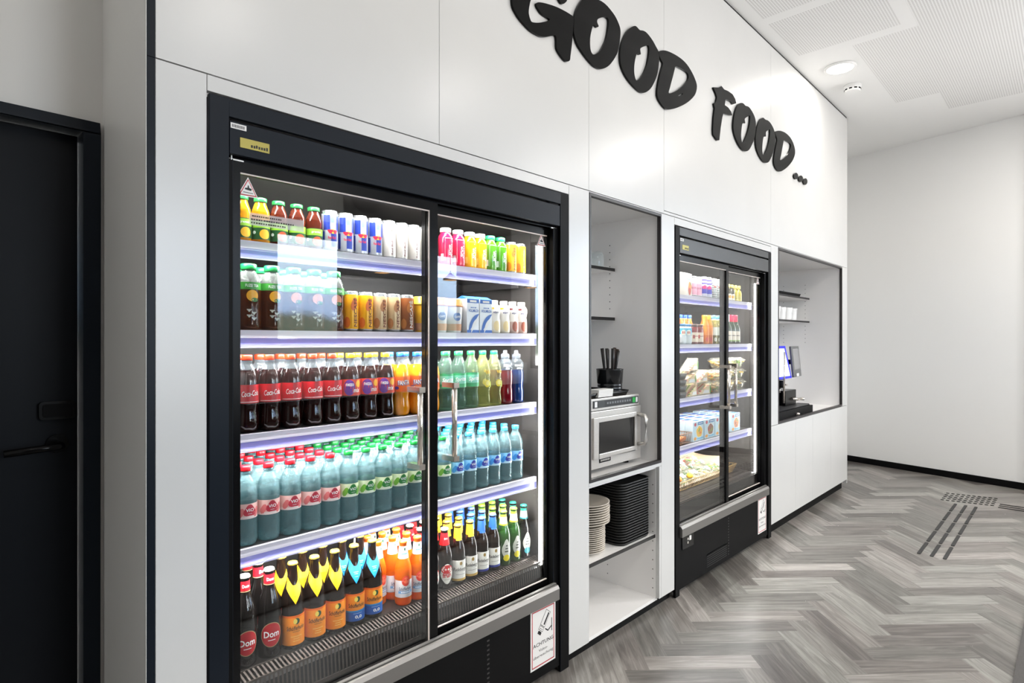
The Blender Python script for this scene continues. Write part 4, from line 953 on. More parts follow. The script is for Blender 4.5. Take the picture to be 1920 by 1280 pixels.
# ---------- still and sparkling water, level four
PETW = filled('water_pet', (196, 228, 232), (172, 208, 213), .44, .42)
WPROF = [(.0255, .0), (.030, .003), (.0322, .010), (.0325, .022), (.0312, .028), (.0325, .034), (.0312, .041), (.0325, .048), (.0313, .055), (.0325, .062), (.0318, .072), (.0318, .124), (.0325, .130), (.0318, .139), (.0325, .146), (.0312, .156), (.0275, .172), (.0215, .187), (.0148, .199), (.0128, .204), (.0152, .2065), (.0128, .209), (.0128, .214)]
petal = lambda a, z: -.10*max(0, cos(5*a))*(1 if z < .012 else 0) + (.025*cos(5*a) if .012 <= z < .07 else .02*cos(6*a) if .14 < z < .19 else 0)
def water(nm, base, side, blob, capc):
    def lab(b):
        mb, ms, mk = plain(base, nm+'_base'), plain(side, nm+'_side'), plain(blob, nm+'_logo')
        b.wrap(.0327, .0785, .1215, 0, 2*pi, mb, 32); b.wrap(.0329, .0785, .0865, -1.3, 1.3, plain(tuple(min(255, int(c*.5+128)) for c in base), nm+'_foot'), 16)
        for sg in (-1, 1): b.wblob(.0330, .0955, sg*.72, .010, .013, ms, 12, 2, lambda t: 1+.3*sin(2*t))
        b.wblob(.0332, .101, .06, .0165, .0168, mk, 20, 2, lambda t: 1+.16*sin(3*t+pi)+.05*cos(2*t))
        b.wtext('ViO', .0335, .1035, .06, .0095, Wt, .0235, bold=.02)
        b.wrap(.0334, .0925, .0935, -.12, .24, Wt, 4)
    return bottle_type('water_bottle', None, 'bottle', WPROF, PETW, (.0150, .2115, .2265, M('cap_'+nm, capc, .35)), lab, wob=petal)
X4 = [.7293+.0676*i for i in range(18)]
fill(water('red', (243, 196, 190), (226, 120, 120), (196, 44, 66), (184, 18, 32)), 'water bottle with red cap and pink label', X4[:5], FY, .0685, 5, SHELF_Z[3], 'red capped water bottles', turn=.2)
fill(water('green', (226, 236, 196), (120, 180, 60), (26, 122, 48), (10, 108, 42)), 'water bottle with green cap and label', X4[5:12], FY, .0685, 5, SHELF_Z[3], 'green capped water bottles', turn=.2)
fill(water('blue', (140, 205, 244), (60, 150, 225), (32, 48, 160), (52, 156, 212)), 'water bottle with light blue cap', X4[12:], FY, .0685, 5, SHELF_Z[3], 'blue capped water bottles', turn=.2)
# ---------- soft drinks, level three
SPROF = [(.022, .0), (.028, .003), (.0315, .010), (.0325, .025), (.031, .043), (.0285, .060), (.0283, .070), (.0305, .080), (.0322, .087), (.0322, .137), (.0315, .146), (.0285, .163), (.023, .180), (.0165, .195), (.0130, .203), (.0152, .206), (.0128, .2085), (.0128, .212)]
petal2 = lambda a, z: -.12*max(0, cos(5*a))*(1 if z < .012 else 0) + (.02*cos(10*a) if .012 <= z < .075 or .14 < z < .19 else 0)
CLR = clear('soft_drink_clear_pet', (235, 238, 240), .74, (150, 158, 164), .12, 1.0, .9, 85, .4)
def soda(nm, liquid, level, lab, capc, prof=SPROF, clr=None):
    lq = M('liquid_'+nm, liquid, .06, 0, .8) if isinstance(liquid, tuple) else liquid
    return bottle_type('soft_drink_bottle', None, 'bottle', prof, (lambda z: lq if z < level else (clr or CLR)), (.0150, .209, .2245, M('cap_'+nm, capc, .35)), lab, wob=petal2)
def coke_lab(b):
    b.wrap(.0326, .0855, .139, 0, 2*pi, plain((198, 18, 34), 'cola_red'), 32)
    b.wtext('Coca-Cola', .0330, .114, .12, .016, Wt, .050, shear=.3, bold=.012, tilt=.08)
    b.wrap(.0329, .089, .0905, -1, 1, Wt, 14)
def mezzo_lab(b):
    b.wrap(.0326, .0855, .139, 0, 2*pi, plain((222, 66, 44), 'mezzo_orange'), 32)
    b.wblob(.0328, .112, -.35, .019, .026, plain((92, 44, 140), 'mezzo_purple'), 18, 2)
    b.wblob(.0330, .124, .62, .010, .012, plain((246, 176, 40), 'mezzo_yellow'), 14, 2)
    b.wtext('mezzo', .0333, .121, -.30, .009, Wt, .026, bold=.015); b.wtext('mix', .0333, .103, .42, .014, Wt, .024, shear=.2, bold=.02)
def fanta_lab(b):
    b.wrap(.0326, .0855, .139, 0, 2*pi, plain((240, 104, 22), 'fanta_orange'), 32)
    b.wblob(.0328, .099, -.7, .008, .006, plain((70, 60, 140), 'fanta_stamp'), 10, 1)
    b.wtext('FANTA', .0330, .1165, .10, .018, plain((28, 52, 140), 'fanta_blue'), .047, bold=.06, tilt=.06); b.wtext('FANTA', .0333, .118, .10, .016, Wt, .043, bold=.02, tilt=.06)
def sprite_lab(b):
    b.wrap(.0326, .0855, .139, 0, 2*pi, plain((24, 164, 98), 'sprite_green'), 32)
    b.wrap(.0328, .100, .132, -.9, 1.1, plain((120, 206, 176), 'sprite_light'), 16)
    b.wtext('Sprite', .0332, .115, .12, .021, Wt, .048, shear=.25, bold=.025, tilt=.07)
LIMEP = clear('lime_water_pet', (240, 240, 215), .66, (186, 188, 130), .06, .9)
def lime_lab(b):
    yl, gr = plain((232, 206, 40), 'lime_yellow'), plain((196, 214, 60), 'lime_green')
    b.wtext('ViO', .0330, .139, .15, .014, plain((238, 190, 40), 'lime_logo'), .028, bold=.03)
    b.wblob(.0330, .093, .0, .013, .015, yl, 16, 2); b.wblob(.0332, .088, .75, .010, .013, gr, 16, 2); b.wblob(.0333, .095, .02, .0075, .009, plain((246, 232, 130), 'lime_flesh'), 14, 1)
L3Z = SHELF_Z[2]
fill(soda('cola', (30, 8, 6), .172, coke_lab, (206, 52, 24)), 'cola bottle with red label and cap', [.7339, .8004, .8672, .9378, 1.0067], FY, .069, 2, L3Z, 'cola bottles')
fill(soda('mezzo', (34, 12, 8), .172, mezzo_lab, (244, 176, 28)), 'cola mix bottle with purple and orange label', [1.0753, 1.1447, 1.212], FY, .069, 2, L3Z, 'cola mix bottles')
fill(soda('orange', (242, 150, 12), .180, fanta_lab, (30, 88, 190)), 'orange lemonade bottle with blue cap', [1.2795, 1.3485, 1.416], FY, .069, 2, L3Z, 'orange lemonade bottles')
SPR = clear('sprite_pet', (222, 238, 228), .66, (120, 146, 134), .06, .9)
fill(soda('sprite', SPR, .3, sprite_lab, (40, 178, 84)), 'clear lemonade bottle with green label and cap', [1.4835, 1.5505, 1.6175], FY, .069, 2, L3Z, 'clear lemonade bottles')
LPROF = [(.0245, .0), (.029, .003), (.031, .010), (.0315, .03), (.0285, .055), (.0315, .075), (.0318, .11), (.0295, .12), (.0318, .132), (.0315, .15), (.027, .17), (.02, .188), (.0140, .200), (.0152, .206), (.0128, .2085), (.0128, .212)]
fill(soda('lime', LIMEP, .3, lime_lab, (36, 158, 96), LPROF), 'pale lime water bottle with printed yellow fruit', [1.684, 1.7495], FY, .069, 2, L3Z, 'lime water bottles', turn=.2)
def sport(nm, liq):
    PP = [(.0245, .0), (.030, .004), (.0318, .012), (.0315, .05), (.0295, .075), (.0315, .10), (.0315, .128), (.0295, .14), (.0325, .155), (.0305, .172), (.022, .184), (.0165, .188), (.0165, .195)]
    lq = M('sports_'+nm, liq, .06, 0, .8)
    def lab(b):
        b.wtext('POWER', .0330, .160, .05, .010, Wt, .036, bold=.02); b.wtext('ADE', .0330, .149, .05, .008, Wt, .02, bold=.02)
    def cap(o):
        b = MB(); b.lathe([(.0185, .1925), (.0185, .206), (.014, .208), (.0085, .212), (.0085, .222), (.0075, .224)], clear('sport_cap_clear', (235, 240, 245), .5, (170, 176, 186), .1), 16); b.build('sport_cap', o, local=True)
    return bottle_type('sports_drink_bottle', None, 'bottle', PP, (lambda z: lq if z < .145 else CLR), None, lab, cap)
fill(sport('red', (110, 10, 24)), 'dark red sports drink bottle with clear cap', [1.8165], FY, .069, 2, L3Z, 'red sports drinks')
fill(sport('blue', (16, 50, 110)), 'deep blue sports drink bottle with clear cap', [1.8855], FY, .069, 2, L3Z, 'blue sports drinks')
# ---------- level one
L1Z = SHELF_Z[0]
JP = [(.021, 0), (.0255, .003), (.0268, .012), (.0268, .045), (.0255, .056), (.0258, .085), (.0245, .097), (.0185, .114), (.0155, .122), (.0155, .128)]
def juice(nm, liq, fruit, leaf=(70, 150, 40)):
    def lab(b):
        b.wrap(.0272, .012, .068, -1.5, 1.5, plain((26, 82, 40), 'juice_dark_green'), 24); b.wrap(.0274, .046, .066, -1.1, 1.2, plain((150, 206, 60), 'juice_light_green'), 16)
        b.wblob(.0276, .028, .25, .0155, .0145, plain(fruit, 'fruit_'+nm), 18, 2); b.wblob(.0277, .032, -.85, .005, .005, Wt, 10, 1)
        b.wtext('granini', .0277, .056, .1, .0085, Wt, .030, bold=.02)
    ridge = lambda a, z: 0
    return bottle_type('juice_bottle', None, 'bottle', JP, clear('juice_'+nm, liq, .22, liq, .06, .9), (.0188, .124, .1365, M('cap_juice_green', (36, 146, 66), .3)), lab)
fill(juice('yellow', (246, 176, 24), (250, 190, 40)), 'yellow juice bottle with green cap', [.7185, .7735], FY, .06, 1, L1Z, 'yellow juice bottles')
fill(juice('red', (112, 40, 20), (226, 84, 30)), 'dark red juice bottle with green cap', [.8285, .886, .9435], FY, .06, 1, L1Z, 'dark juice bottles')
CANP = lambda r, h: [(r*.82, 0), (r*.93, .003), (r, .009), (r, h-.011), (r*.90, h-.003), (r*.90, h), (r*.84, h), (r*.82, h-.004), (.0005, h-.004)]
SILV = M('can_silver', (206, 208, 210), .25, .8)
def can(name, r, h, body, deco, topm=None):
    o = thing(name, None, None); o['category'] = 'can'
    b = MB(); b.lathe(CANP(r, h), (lambda z: body if .006 < z < h-.007 else SILV), 24, cap1=False); b.build('can_body', o, local=True)
    b = MB(); b.prism(rrect(.017, .011, .004, 3), h-.0038, h-.0024, SILV); b.build('pull_tab', o, local=True)
    b = MB(); deco(b); b.build('print', o, local=True); return o
def rb_deco(b):
    blue, red, yel = plain((24, 52, 150), 'energy_blue'), plain((214, 28, 60), 'energy_red'), plain((252, 190, 40), 'energy_yellow')
    r = .0268
    for (a, z0, z1) in ((-.62, .070, .118), (.95, .070, .118), (-1.25, .016, .066), (.28, .016, .066)): b.wrap(r, z0, z1, a-.32, a+.46, blue, 10)
    b.wblob(r+.0003, .104, .18, .008, .012, plain((120, 140, 190), 'energy_can_emblem'), 12, 2, lambda t: 1+.25*sin(5*t))
    for sg in (-1, 1): b.wblob(r+.0003, .066, .18+sg*.30, .0085, .0062, red, 14, 2, lambda t: 1+.2*sin(3*t))
    b.wblob(r+.0002, .066, .18, .0075, .0075, yel, 14, 2)
    b.wtext('Red Bull', r+.0005, .046, .10, .0085, red, .026, bold=.02)
fill(can('energy_drink_can', .0265, .134, M('can_silver_blue', (214, 218, 228), .25, .5), rb_deco), 'blue and silver energy drink can', [.9995, 1.056, 1.1125, 1.169], FY, .056, 1, L1Z, 'blue energy drink cans')
def rbw_deco(b):
    r = .0268; g = plain((150, 146, 142), 'can_grey_print')
    b.wtext('Red Bull', r, .04, .30, .0075, plain((120, 40, 50), 'can_dark_red'), .05, vert=True); b.wblob(r, .104, .25, .006, .010, g, 12, 2, lambda t: 1+.25*sin(5*t)); b.wblob(r, .06, .75, .002, .002, g, 8, 1)
fill(can('energy_drink_can', .0265, .134, M('can_cream_white', (240, 234, 226), .3, .2), rbw_deco), 'cream white energy drink can', [1.2245, 1.2785, 1.3325, 1.3865], FY, .056, 1, L1Z, 'white energy drink cans')
SMP = [(.022, 0), (.027, .003), (.0285, .010), (.0285, .105), (.026, .115), (.0205, .124), (.0195, .130)]
def smoothie(nm, liq, capm, line=Wt):
    def lab(b):
        r = .0288
        b.wtext('true', r, .060, .28, .0095, Wt, .04, vert=True, bold=.02); b.wtext('fruits', r, .060, .62, .0085, Wt, .05, vert=True)
        for a0 in (-.38, .92): b.wrap(r, .018, .105, a0, a0+.03, line, 2)
        b.wrap(r, .104, .1065, -.38, .95, line, 14); b.wrap(r, .02, .045, -.95, -.55, line, 6)
    return bottle_type('smoothie_bottle', None, 'bottle', SMP, M('smoothie_'+nm, liq, .08, 0, .8), (.0215, .129, .1455, capm), lab, lname='print')
CW = M('cap_white', (240, 236, 226), .4)
fill(smoothie('pink', (216, 30, 74), CW), 'pink smoothie bottle with white cap', [1.4868, 1.549], FY, .06, 1, L1Z, 'pink smoothies')
fill(smoothie('yellow', (250, 184, 6), CW, plain((252, 214, 90), 'smoothie_pale')), 'yellow smoothie bottle with white cap', [1.611, 1.668], FY, .06, 1, L1Z, 'yellow smoothies')
fill(smoothie('green', (74, 142, 22), M('cap_lime', (176, 206, 56), .35)), 'green smoothie bottle with lime cap', [1.7255, 1.784], FY, .06, 1, L1Z, 'green smoothies')
def nes_deco(c1, c2, txt):
    def f(b):
        r = .0272
        b.wblob(r, .090, .30, .0115, .020, plain(c2, 'coffee_can_%d' % c2[0]), 16, 2, lambda t: 1+.2*sin(2*t)); b.wblob(r, .030, -.6, .011, .018, plain(c2, 'coffee_can_%d' % c2[0]), 16, 2)
        b.wtext('NESCAFÉ', r+.0004, .064, .42, .0155, plain(txt, 'coffee_text_%d' % txt[0]), .096, vert=True, bold=.02)
    return f
def nescan(nm, c1, c2, txt): return can('coffee_can', .0268, .133, M('can_'+nm, c1, .3, .15), nes_deco(c1, c2, txt))
fill(nescan('yellow_gold', (250, 190, 30), (236, 130, 20), (110, 40, 26)), 'golden yellow coffee can beside the green smoothies', [1.8475, 1.907], FY, .06, 1, L1Z, 'yellow coffee cans on the top level')
# ---------- level two
L2Z = SHELF_Z[1]
TP = [(.026, 0), (.032, .004), (.0335, .014), (.0335, .05), (.030, .065), (.0335, .08), (.0335, .12), (.0325, .138), (.028, .156), (.021, .170), (.0185, .174), (.0185, .180)]
TEA = clear('ice_tea_pet', (190, 130, 80), .42, (96, 52, 26), .06, .9); TEAC = clear('ice_tea_clear', (232, 235, 232), .6, (170, 176, 172), .06, .9)
def tea(nm, fruit):
    def lab(b):
        r = .0338
        b.wrap(r, .118, .139, 0, 2*pi, plain((56, 140, 50), 'tea_label_green'), 32, r1=.0329); b.wtext('FUZE TEA', r+.0005, .129, .1, .0085, Wt, .038, bold=.02)
        b.wblob(r+.0003, .100, .12, .017, .0165, plain(fruit, 'tea_fruit_'+nm), 18, 2); b.wblob(r+.0005, .088, .3, .010, .006, plain((40, 120, 60), 'tea_leaf'), 12, 1)
        g = plain((196, 200, 190), 'tea_print')
        for i in range(4): b.wblob(r, .034+.008*i, .05+.2*(-1)**i, .006, .004, g, 10, 1, lambda t: 1+.4*sin(3*t))
    return bottle_type('ice_tea_bottle', None, 'bottle', TP, (lambda z: TEA if z < .118 else TEAC), (.0222, .176, .1935, M('cap_tea_green', (24, 150, 72), .35)), lab)
fill(tea('lemon', (246, 176, 40)), 'ice tea bottle with lemon print and green cap', [.7385, .8075], FY, .071, 2, L2Z, 'lemon ice tea bottles')
fill(tea('peach', (236, 150, 110)), 'ice tea bottle with peach print and green cap', [.876, .9445, 1.013], FY, .071, 2, L2Z, 'peach ice tea bottles')
fill(nescan('amber', (246, 176, 20), (226, 110, 16), (96, 36, 24)), 'amber yellow coffee can beside the ice tea', [1.0745, 1.131], FY, .06, 1, L2Z, 'amber coffee cans')
fill(nescan('latte', (216, 184, 140), (186, 120, 66), (110, 44, 24)), 'beige latte coffee can', [1.1885, 1.246], FY, .06, 1, L2Z, 'beige coffee cans')
fill(nescan('brown', (150, 84, 40), (196, 120, 50), (250, 240, 226)), 'brown coffee can between latte cans and yellow cup', [1.3035], FY, .06, 1, L2Z, 'brown coffee cans')
def cup_kind(nm, body, lidc, c3, txt):
    o = thing('coffee_cup', None, None); o['category'] = 'cup'
    b = MB(); b.lathe([(.0275, 0), (.029, .004), (.0355, .096), (.0355, .1)], M('cup_'+nm, body, .4), 28); b.build('cup_body', o, local=True)
    b = MB(); b.lathe([(.037, .1003), (.037, .106), (.0335, .109), (.0345, .128), (.033, .131), (.0005, .131)], M('lid_'+nm, lidc, .3), 28, cap1=False); b.build('lid', o, local=True)
    b = MB(); R0 = lambda z: .029+.0067*z/.096+.0007
    b.wblob(R0(.062), .062, .2, .0165, .0165, plain(c3, 'cup_badge_'+nm), 18, 2); b.wtext(txt, R0(.062)+.0008, .062, .2, .010, Wt, .024, bold=.02)
    b.wrap(R0(.012), .008, .034, -1.4, 1.4, plain((206, 150, 110), 'cup_band_'+nm), 16, r1=R0(.034)); b.build('print', o, local=True); return o
fill(cup_kind('yellow', (252, 190, 20), (250, 206, 60), (40, 30, 24), 'CO'), 'yellow coffee drink cup with yellow lid', [1.3765], FY, .07, 1, L2Z, 'yellow coffee cups')
fill(cup_kind('caffe_white', (232, 228, 226), (226, 140, 70), (90, 116, 170), 'CAFFÈ'), 'white caffe latte cup with orange lid', [1.452, 1.5275], FY, .07, 1, L2Z, 'caffe latte cups')
def carton(nm, w, d, h, base, deco, topc=None):
    o = thing('drink_carton', None, None); o['category'] = 'carton'
    b = MB(); b.box(-w/2, w/2, -d/2, d/2, 0, h-.012, base)
    n = len(b.v); b.v += [(-w/2, -d/2, h-.012), (w/2, -d/2, h-.012), (w/2, d/2, h-.012), (-w/2, d/2, h-.012), (-w/2, -.002, h), (w/2, -.002, h), (w/2, .002, h), (-w/2, .002, h)]
    t = topc or base
    for q in ((0, 1, 5, 4), (1, 2, 6, 5), (2, 3, 7, 6), (3, 0, 4, 7), (4, 5, 6, 7)): b.face([n+i for i in q], t)
    b.build('carton_body', o, local=True)
    b = MB(); deco(b); b.build('print', o, local=True); return o
def fdisc(b, x, y, z, rx, rz, m, n=20, fn=None, a0=0, a1=2*pi):
    pts = [(x+rx*(fn(a0+(a1-a0)*i/n) if fn else 1)*cos(a0+(a1-a0)*i/n), y, z+rz*(fn(a0+(a1-a0)*i/n) if fn else 1)*sin(a0+(a1-a0)*i/n)) for i in range(n if a1-a0 > 6.2 else n+1)]
    b.poly(pts, m)
MBLUE = plain((32, 96, 180), 'milk_blue')
def milk(b):
    y = -.0318
    b.quad((-.033, y, .118), (.033, y, .118), (.033, y, .134), (-.033, y, .134), MBLUE); b.quad((-.018, y-.0004, .121), (.018, y-.0004, .121), (.018, y-.0004, .129), (-.018, y-.0004, .129), STICK)
    b.fdash((.002, y, .1), (1, 0, 0), (0, 0, 1), .004, MBLUE, .03, 4); b.ftext('VOLLMILCH', (.002, y, .088), (1, 0, 0), (0, 0, 1), .011, MBLUE, .054, bold=.02)
    fdisc(b, .033, y-.0002, .0, .058, .076, MBLUE, 16, None, pi/2, pi); fdisc(b, .033, y-.0005, .0, .044, .06, STICK, 16, None, pi/2, pi)
    b.quad((-.033, y, .001), (.033, y, .001), (.033, y, .012), (-.033, y, .012), MBLUE)
fill(carton('milk', .066, .062, .146, M('carton_white', (238, 240, 244), .4), milk, MBLUE), 'white milk carton with blue swoosh', [1.602, 1.675], FY, .07, 1, L2Z, 'milk cartons', turn=0)
AP = [(.022, 0), (.0255, .004), (.0262, .014), (.0255, .05), (.0225, .07), (.0262, .088), (.0258, .105), (.0195, .116), (.0165, .119)]
def alp(nm, col, low):
    wh, ink = plain((246, 240, 232), 'plant_white'), plain((50, 54, 110), 'plant_ink')
    def lab(b):
        b.wtext('alpro', .0264, .086, .15, .010, ink, .031, bold=.02); b.wrap(.0265, .099, .108, -1.2, -.3, plain(col, 'plant_tab_'+nm), 8)
        b.wblob(.0262, .030, .15, .014, .022, plain(low, 'plant_low_'+nm), 16, 2)
    return bottle_type('plant_drink_bottle', None, 'bottle', AP, (lambda z: M('plant_body_'+nm, tuple(int(c*.35+240*.65) for c in low), .35) if z < .05 else wh), (.0165, .1185, .136, CW), lab, lname='print')
fill(alp('vanilla', (240, 170, 50), (238, 214, 160)), 'vanilla plant drink bottle with orange tab', [1.7495, 1.8055], FY, .06, 1, L2Z, 'vanilla plant drinks')
fill(alp('cocoa', (120, 40, 40), (140, 62, 34)), 'cocoa plant drink bottle with brown print', [1.8605, 1.9155], FY, .06, 1, L2Z, 'cocoa plant drinks')
# ---------- beers, bottom level
BROWN = M('brown_beer_glass', (20, 11, 7), .05, 0, .6); GREENG = M('green_beer_glass', (30, 66, 20), .05, 0, .9); DARKB = M('dark_beer_glass', (12, 9, 8), .05, 0, .6)
BIG = [(.030, 0), (.0335, .004), (.0345, .012), (.0345, .138), (.0335, .150), (.0295, .168), (.0215, .190), (.0165, .206), (.0145, .228), (.0137, .245), (.0150, .247), (.0150, .252), (.0135, .253)]
SML = [(.0265, 0), (.0295, .004), (.0305, .011), (.0305, .118), (.0295, .128), (.0255, .146), (.0185, .166), (.0150, .180), (.0136, .198), (.0130, .212), (.0143, .214), (.0143, .219), (.0130, .220)]
def crown(z, m):
    def f(o):
        b = MB(); b.lathe([(.0158, z-.0065), (.0150, z-.003), (.0140, z), (.0095, z+.0015), (.0005, z+.0015)], m, 21, cap1=False, wob=lambda a, zz: .06*cos(10.5*a) if zz < z-.004 else 0); b.build('crown_cap', o, local=True)
    return f
def beer(nm, prof, glass, capm, lab, extra=None):
    top = prof[-1][1]+.005
    def ex(o):
        crown(top, capm)(o)
        if extra: extra(o)
    return bottle_type('beer_bottle', None, 'bottle', prof, glass, None, lab, ex)
RIM = plain((170, 150, 110), 'rim_gold'); DRED = plain((176, 20, 34), 'dom_red')
CAPW = M('crown_white', (230, 226, 214), .3, .3); CAPG = M('crown_gold', (222, 190, 70), .3, .5)
def dom_lab(b):
    b.wblob(.0348, .070, .05, .0315, .0365, RIM, 28, 3); b.wblob(.0351, .070, .05, .0295, .0345, DRED, 28, 3)
    b.wtext('Dom', .0354, .072, .05, .019, Wt, .045, bold=.02); b.wrap(.0354, .0535, .0555, -.25, .35, Wt, 6)
def dom_neck(o):
    b = MB(); b.wrap(.0157, .214, .243, 0, 2*pi, DRED, 20, r1=.0147); b.wrap(.0160, .212, .2145, 0, 2*pi, RIM, 20); b.wtext('Dom', .0162, .229, .05, .0095, Wt, .021, bold=.02); b.build('neck_label', o, local=True)
L5Y = .15
fill(beer('dom', BIG, DARKB, CAPW, dom_lab, dom_neck), 'dark beer bottle with round red label', [.7324, .8052], L5Y+.012, .078, 3, DECK_Z, 'dark beers with red labels')
OR, BLUEL = plain((240, 140, 26), 'wheat_orange'), plain((34, 88, 170), 'wheat_blue')
def schoe(blue):
    def lab(b):
        b.wrap(.0348, .014, .104, 0, 2*pi, OR, 36); b.wrap(.0349, .098, .104, 0, 2*pi, plain((224, 100, 24), 'wheat_edge'), 36)
        if blue: b.wrap(.0350, .014, .046, 0, 2*pi, BLUEL, 36); b.wrap(.0351, .044, .049, -1.2, 1.3, plain((40, 130, 190), 'wheat_wave'), 16)
        z = .082
        b.wblob(.0352, z+.004, .12, .009, .0095, plain((30, 70, 40), 'wheat_head'), 14, 2); b.wblob(.0353, z+.004, -.02, .006, .008, plain((236, 206, 90), 'wheat_hair'), 12, 1)
        b.wtext('Schöfferhofer', .0354, .066, .08, .0135, plain((30, 34, 24), 'wheat_ink'), .058, bold=.012)
        if not blue:
            for i, wd in enumerate((.5, .42, .8)): b.wrap(.0353, .026+.007*i, .0275+.007*i, .08-wd*.6, .08+wd*.6, plain((250, 210, 120), 'wheat_line'), 8)
            b.wrap(.0353, .054, .0555, -.25, .4, plain((120, 80, 20), 'wheat_line2'), 6)
        else:
            b.wtext('0,0', .0354, .027, .2, .012, Wt, .024, bold=.03); b.wrap(.0353, .0385, .040, -.3, .55, plain((150, 190, 230), 'wheat_line3'), 8)
    return lab
def bib(col, print_):
    def f(o):
        b = MB(); m = plain(col, 'bib_%d' % col[2])
        # pointed foil collar hugging the shoulder, front and back
        def rz(z):
            for (r0, z0), (r1, z1) in zip(BIG, BIG[1:]):
                if z0 <= z <= z1: return r0+(r1-r0)*(z-z0)/(z1-z0)
            return .0345
        for face in (0, pi):
            rows = 11; zt, zb = .215, .138; grid = []
            for k in range(rows):
                z = zb+(zt-zb)*k/(rows-1)
                q = k/(rows-1); half = .0275*(q/.62 if q < .62 else 1) if q < .62 else .0275-.006*(q-.62)/.38
                r = rz(z)+.0012; cut = 0 if q < .72 else (q-.72)/.28
                line = []
                for i in range(9):
                    s = half*(-1+2*i/8); zz = z-cut*.030*(1-abs(-1+2*i/8))
                    rr = rz(zz)+.0005; aa = face+max(-1.45, min(1.45, s/max(rr, .016)))
                    line.append((rr*sin(aa), -rr*cos(aa), zz))
                grid.append(line)
            n = len(b.v)
            for l in grid: b.v += l
            for k in range(rows-1):
                for i in range(8): b.face((n+k*9+i, n+k*9+i+1, n+(k+1)*9+i+1, n+(k+1)*9+i), m, True)
        r = rz(.172)+.0020; ink = plain(print_, 'bib_print_%d' % print_[2])
        for z, wd in ((.174, .28), (.169, .2), (.160, .16)): b.wrap(rz(z)+.002, z, z+.0016, .02-wd, .02+wd, ink, 5, r1=rz(z+.0016)+.002)
        b.build('neck_foil', o, local=True)
    return f
fill(beer('wheat', BIG, BROWN, CAPG, schoe(False), bib((248, 196, 24), (160, 120, 20))), 'wheat beer bottle with yellow foil and orange label', [.8775, .9495, 1.0215], L5Y+.008, .078, 2, DECK_Z, 'wheat beers with yellow foil')
fill(beer('wheat_free', BIG, BROWN, CAPG, schoe(True), bib((36, 150, 226), (200, 230, 250))), 'wheat beer bottle with blue foil', [1.0935, 1.1645], L5Y+.008, .078, 2, DECK_Z, 'wheat beers with blue foil')
GRAPE = clear('grapefruit_glass', (250, 150, 50), .25, (236, 118, 24), .06, .9)
def grape_lab(b):
    sv = plain((206, 204, 206), 'grape_silver')
    b.wrap(.0308, .030, .090, -1.45, 1.45, sv, 26); b.wblob(.0310, .088, .06, .0155, .0185, plain((206, 56, 40), 'grape_fruit'), 20, 2); b.wblob(.0311, .090, .06, .009, .011, plain((232, 110, 80), 'grape_flesh'), 16, 1)
    b.wtext('Schöfferhofer', .0313, .061, .05, .012, plain((40, 60, 100), 'grape_ink'), .050, bold=.012); b.wrap(.0312, .044, .053, -.85, .95, plain((110, 160, 206), 'grape_band'), 14)
    b.wdash(.0314, .0485, .05, .004, Wt, .036, 7)
def grape_neck(o):
    b = MB(); sv = plain((214, 214, 216), 'grape_neck_silver')
    b.wrap(.0195, .163, .206, 0, 2*pi, sv, 20, r1=.0140); b.wrap(.0200, .158, .166, -1.3, .9, plain((214, 70, 40), 'grape_neck_red'), 10, r1=.0188)
    b.wrap(.0180, .1785, .184, -.7, .8, plain((80, 130, 190), 'grape_neck_band'), 8, r1=.0165); b.wblob(.0158, .196, .1, .0035, .006, plain((40, 80, 60), 'grape_neck_head'), 10, 1); b.build('neck_label', o, local=True)
gk = beer('grape', SML, GRAPE, M('crown_orange', (230, 150, 60), .3, .3), grape_lab, grape_neck)
fill(gk, 'orange grapefruit beer bottle with silver neck', [1.2305, 1.2938, 1.3571], L5Y+.005, .066, 4, DECK_Z, 'grapefruit beers', skip=((0, 0),))
FR = plain((200, 24, 30), 'frueh_red')
def frueh_lab(b):
    b.wblob(.0308, .058, .05, .0255, .036, plain((238, 234, 224), 'frueh_cream'), 24, 3, lambda t: 1+.06*cos(4*t)); b.wblob(.0310, .075, .05, .024, .0165, FR, 22, 2); b.wtext('früh', .0313, .054, .05, .0185, FR, .036, bold=.03); b.wrap(.0312, .036, .0375, -.3, .4, plain((150, 140, 130), 'frueh_line'), 6)
def frueh_neck(o):
    b = MB(); b.wrap(.0200, .163, .208, 0, 2*pi, FR, 20, r1=.0138); b.wtext('früh', .0172, .188, .05, .0075, Wt, .014, bold=.02); b.build('neck_label', o, local=True)
fill(beer('frueh', SML, BROWN, CAPW, frueh_lab, frueh_neck), 'brown beer bottle with red neck and cream label', [1.4225, 1.4875], L5Y+.005, .066, 4, DECK_Z, 'beers with red necks')
def rade(nm, neckc, foot):
    def lab(b):
        b.wrap(.0308, .022, .092, -1.5, 1.5, plain((236, 232, 224), 'rade_cream'), 26); b.wtext('Radeberger', .0312, .056, .10, .0175, plain((40, 36, 40), 'rade_ink'), .062, shear=.15, bold=.01)
        b.wblob(.0311, .080, .10, .0058, .0072, plain((150, 120, 60), 'rade_crest'), 12, 1); b.wrap(.0311, .037, .0382, -.55, .75, plain((90, 80, 80), 'rade_line'), 10)
        b.wrap(.0311, .0135, .0225, -1.5, 1.5, plain(foot, 'rade_foot_'+nm), 26)
    def nk(o):
        b = MB(); m = plain(neckc, 'rade_neck_'+nm)
        b.wrap(.0172, .171, .213, 0, 2*pi, m, 20, r1=.0137); b.wrap(.0192, .163, .171, -.75, .75, m, 8, r1=.0174); b.build('neck_foil', o, local=True)
    return beer('rade'+nm, SML, BROWN, M('crown_'+nm, tuple(int(c*.7+60) for c in neckc), .3, .4), lab, nk)
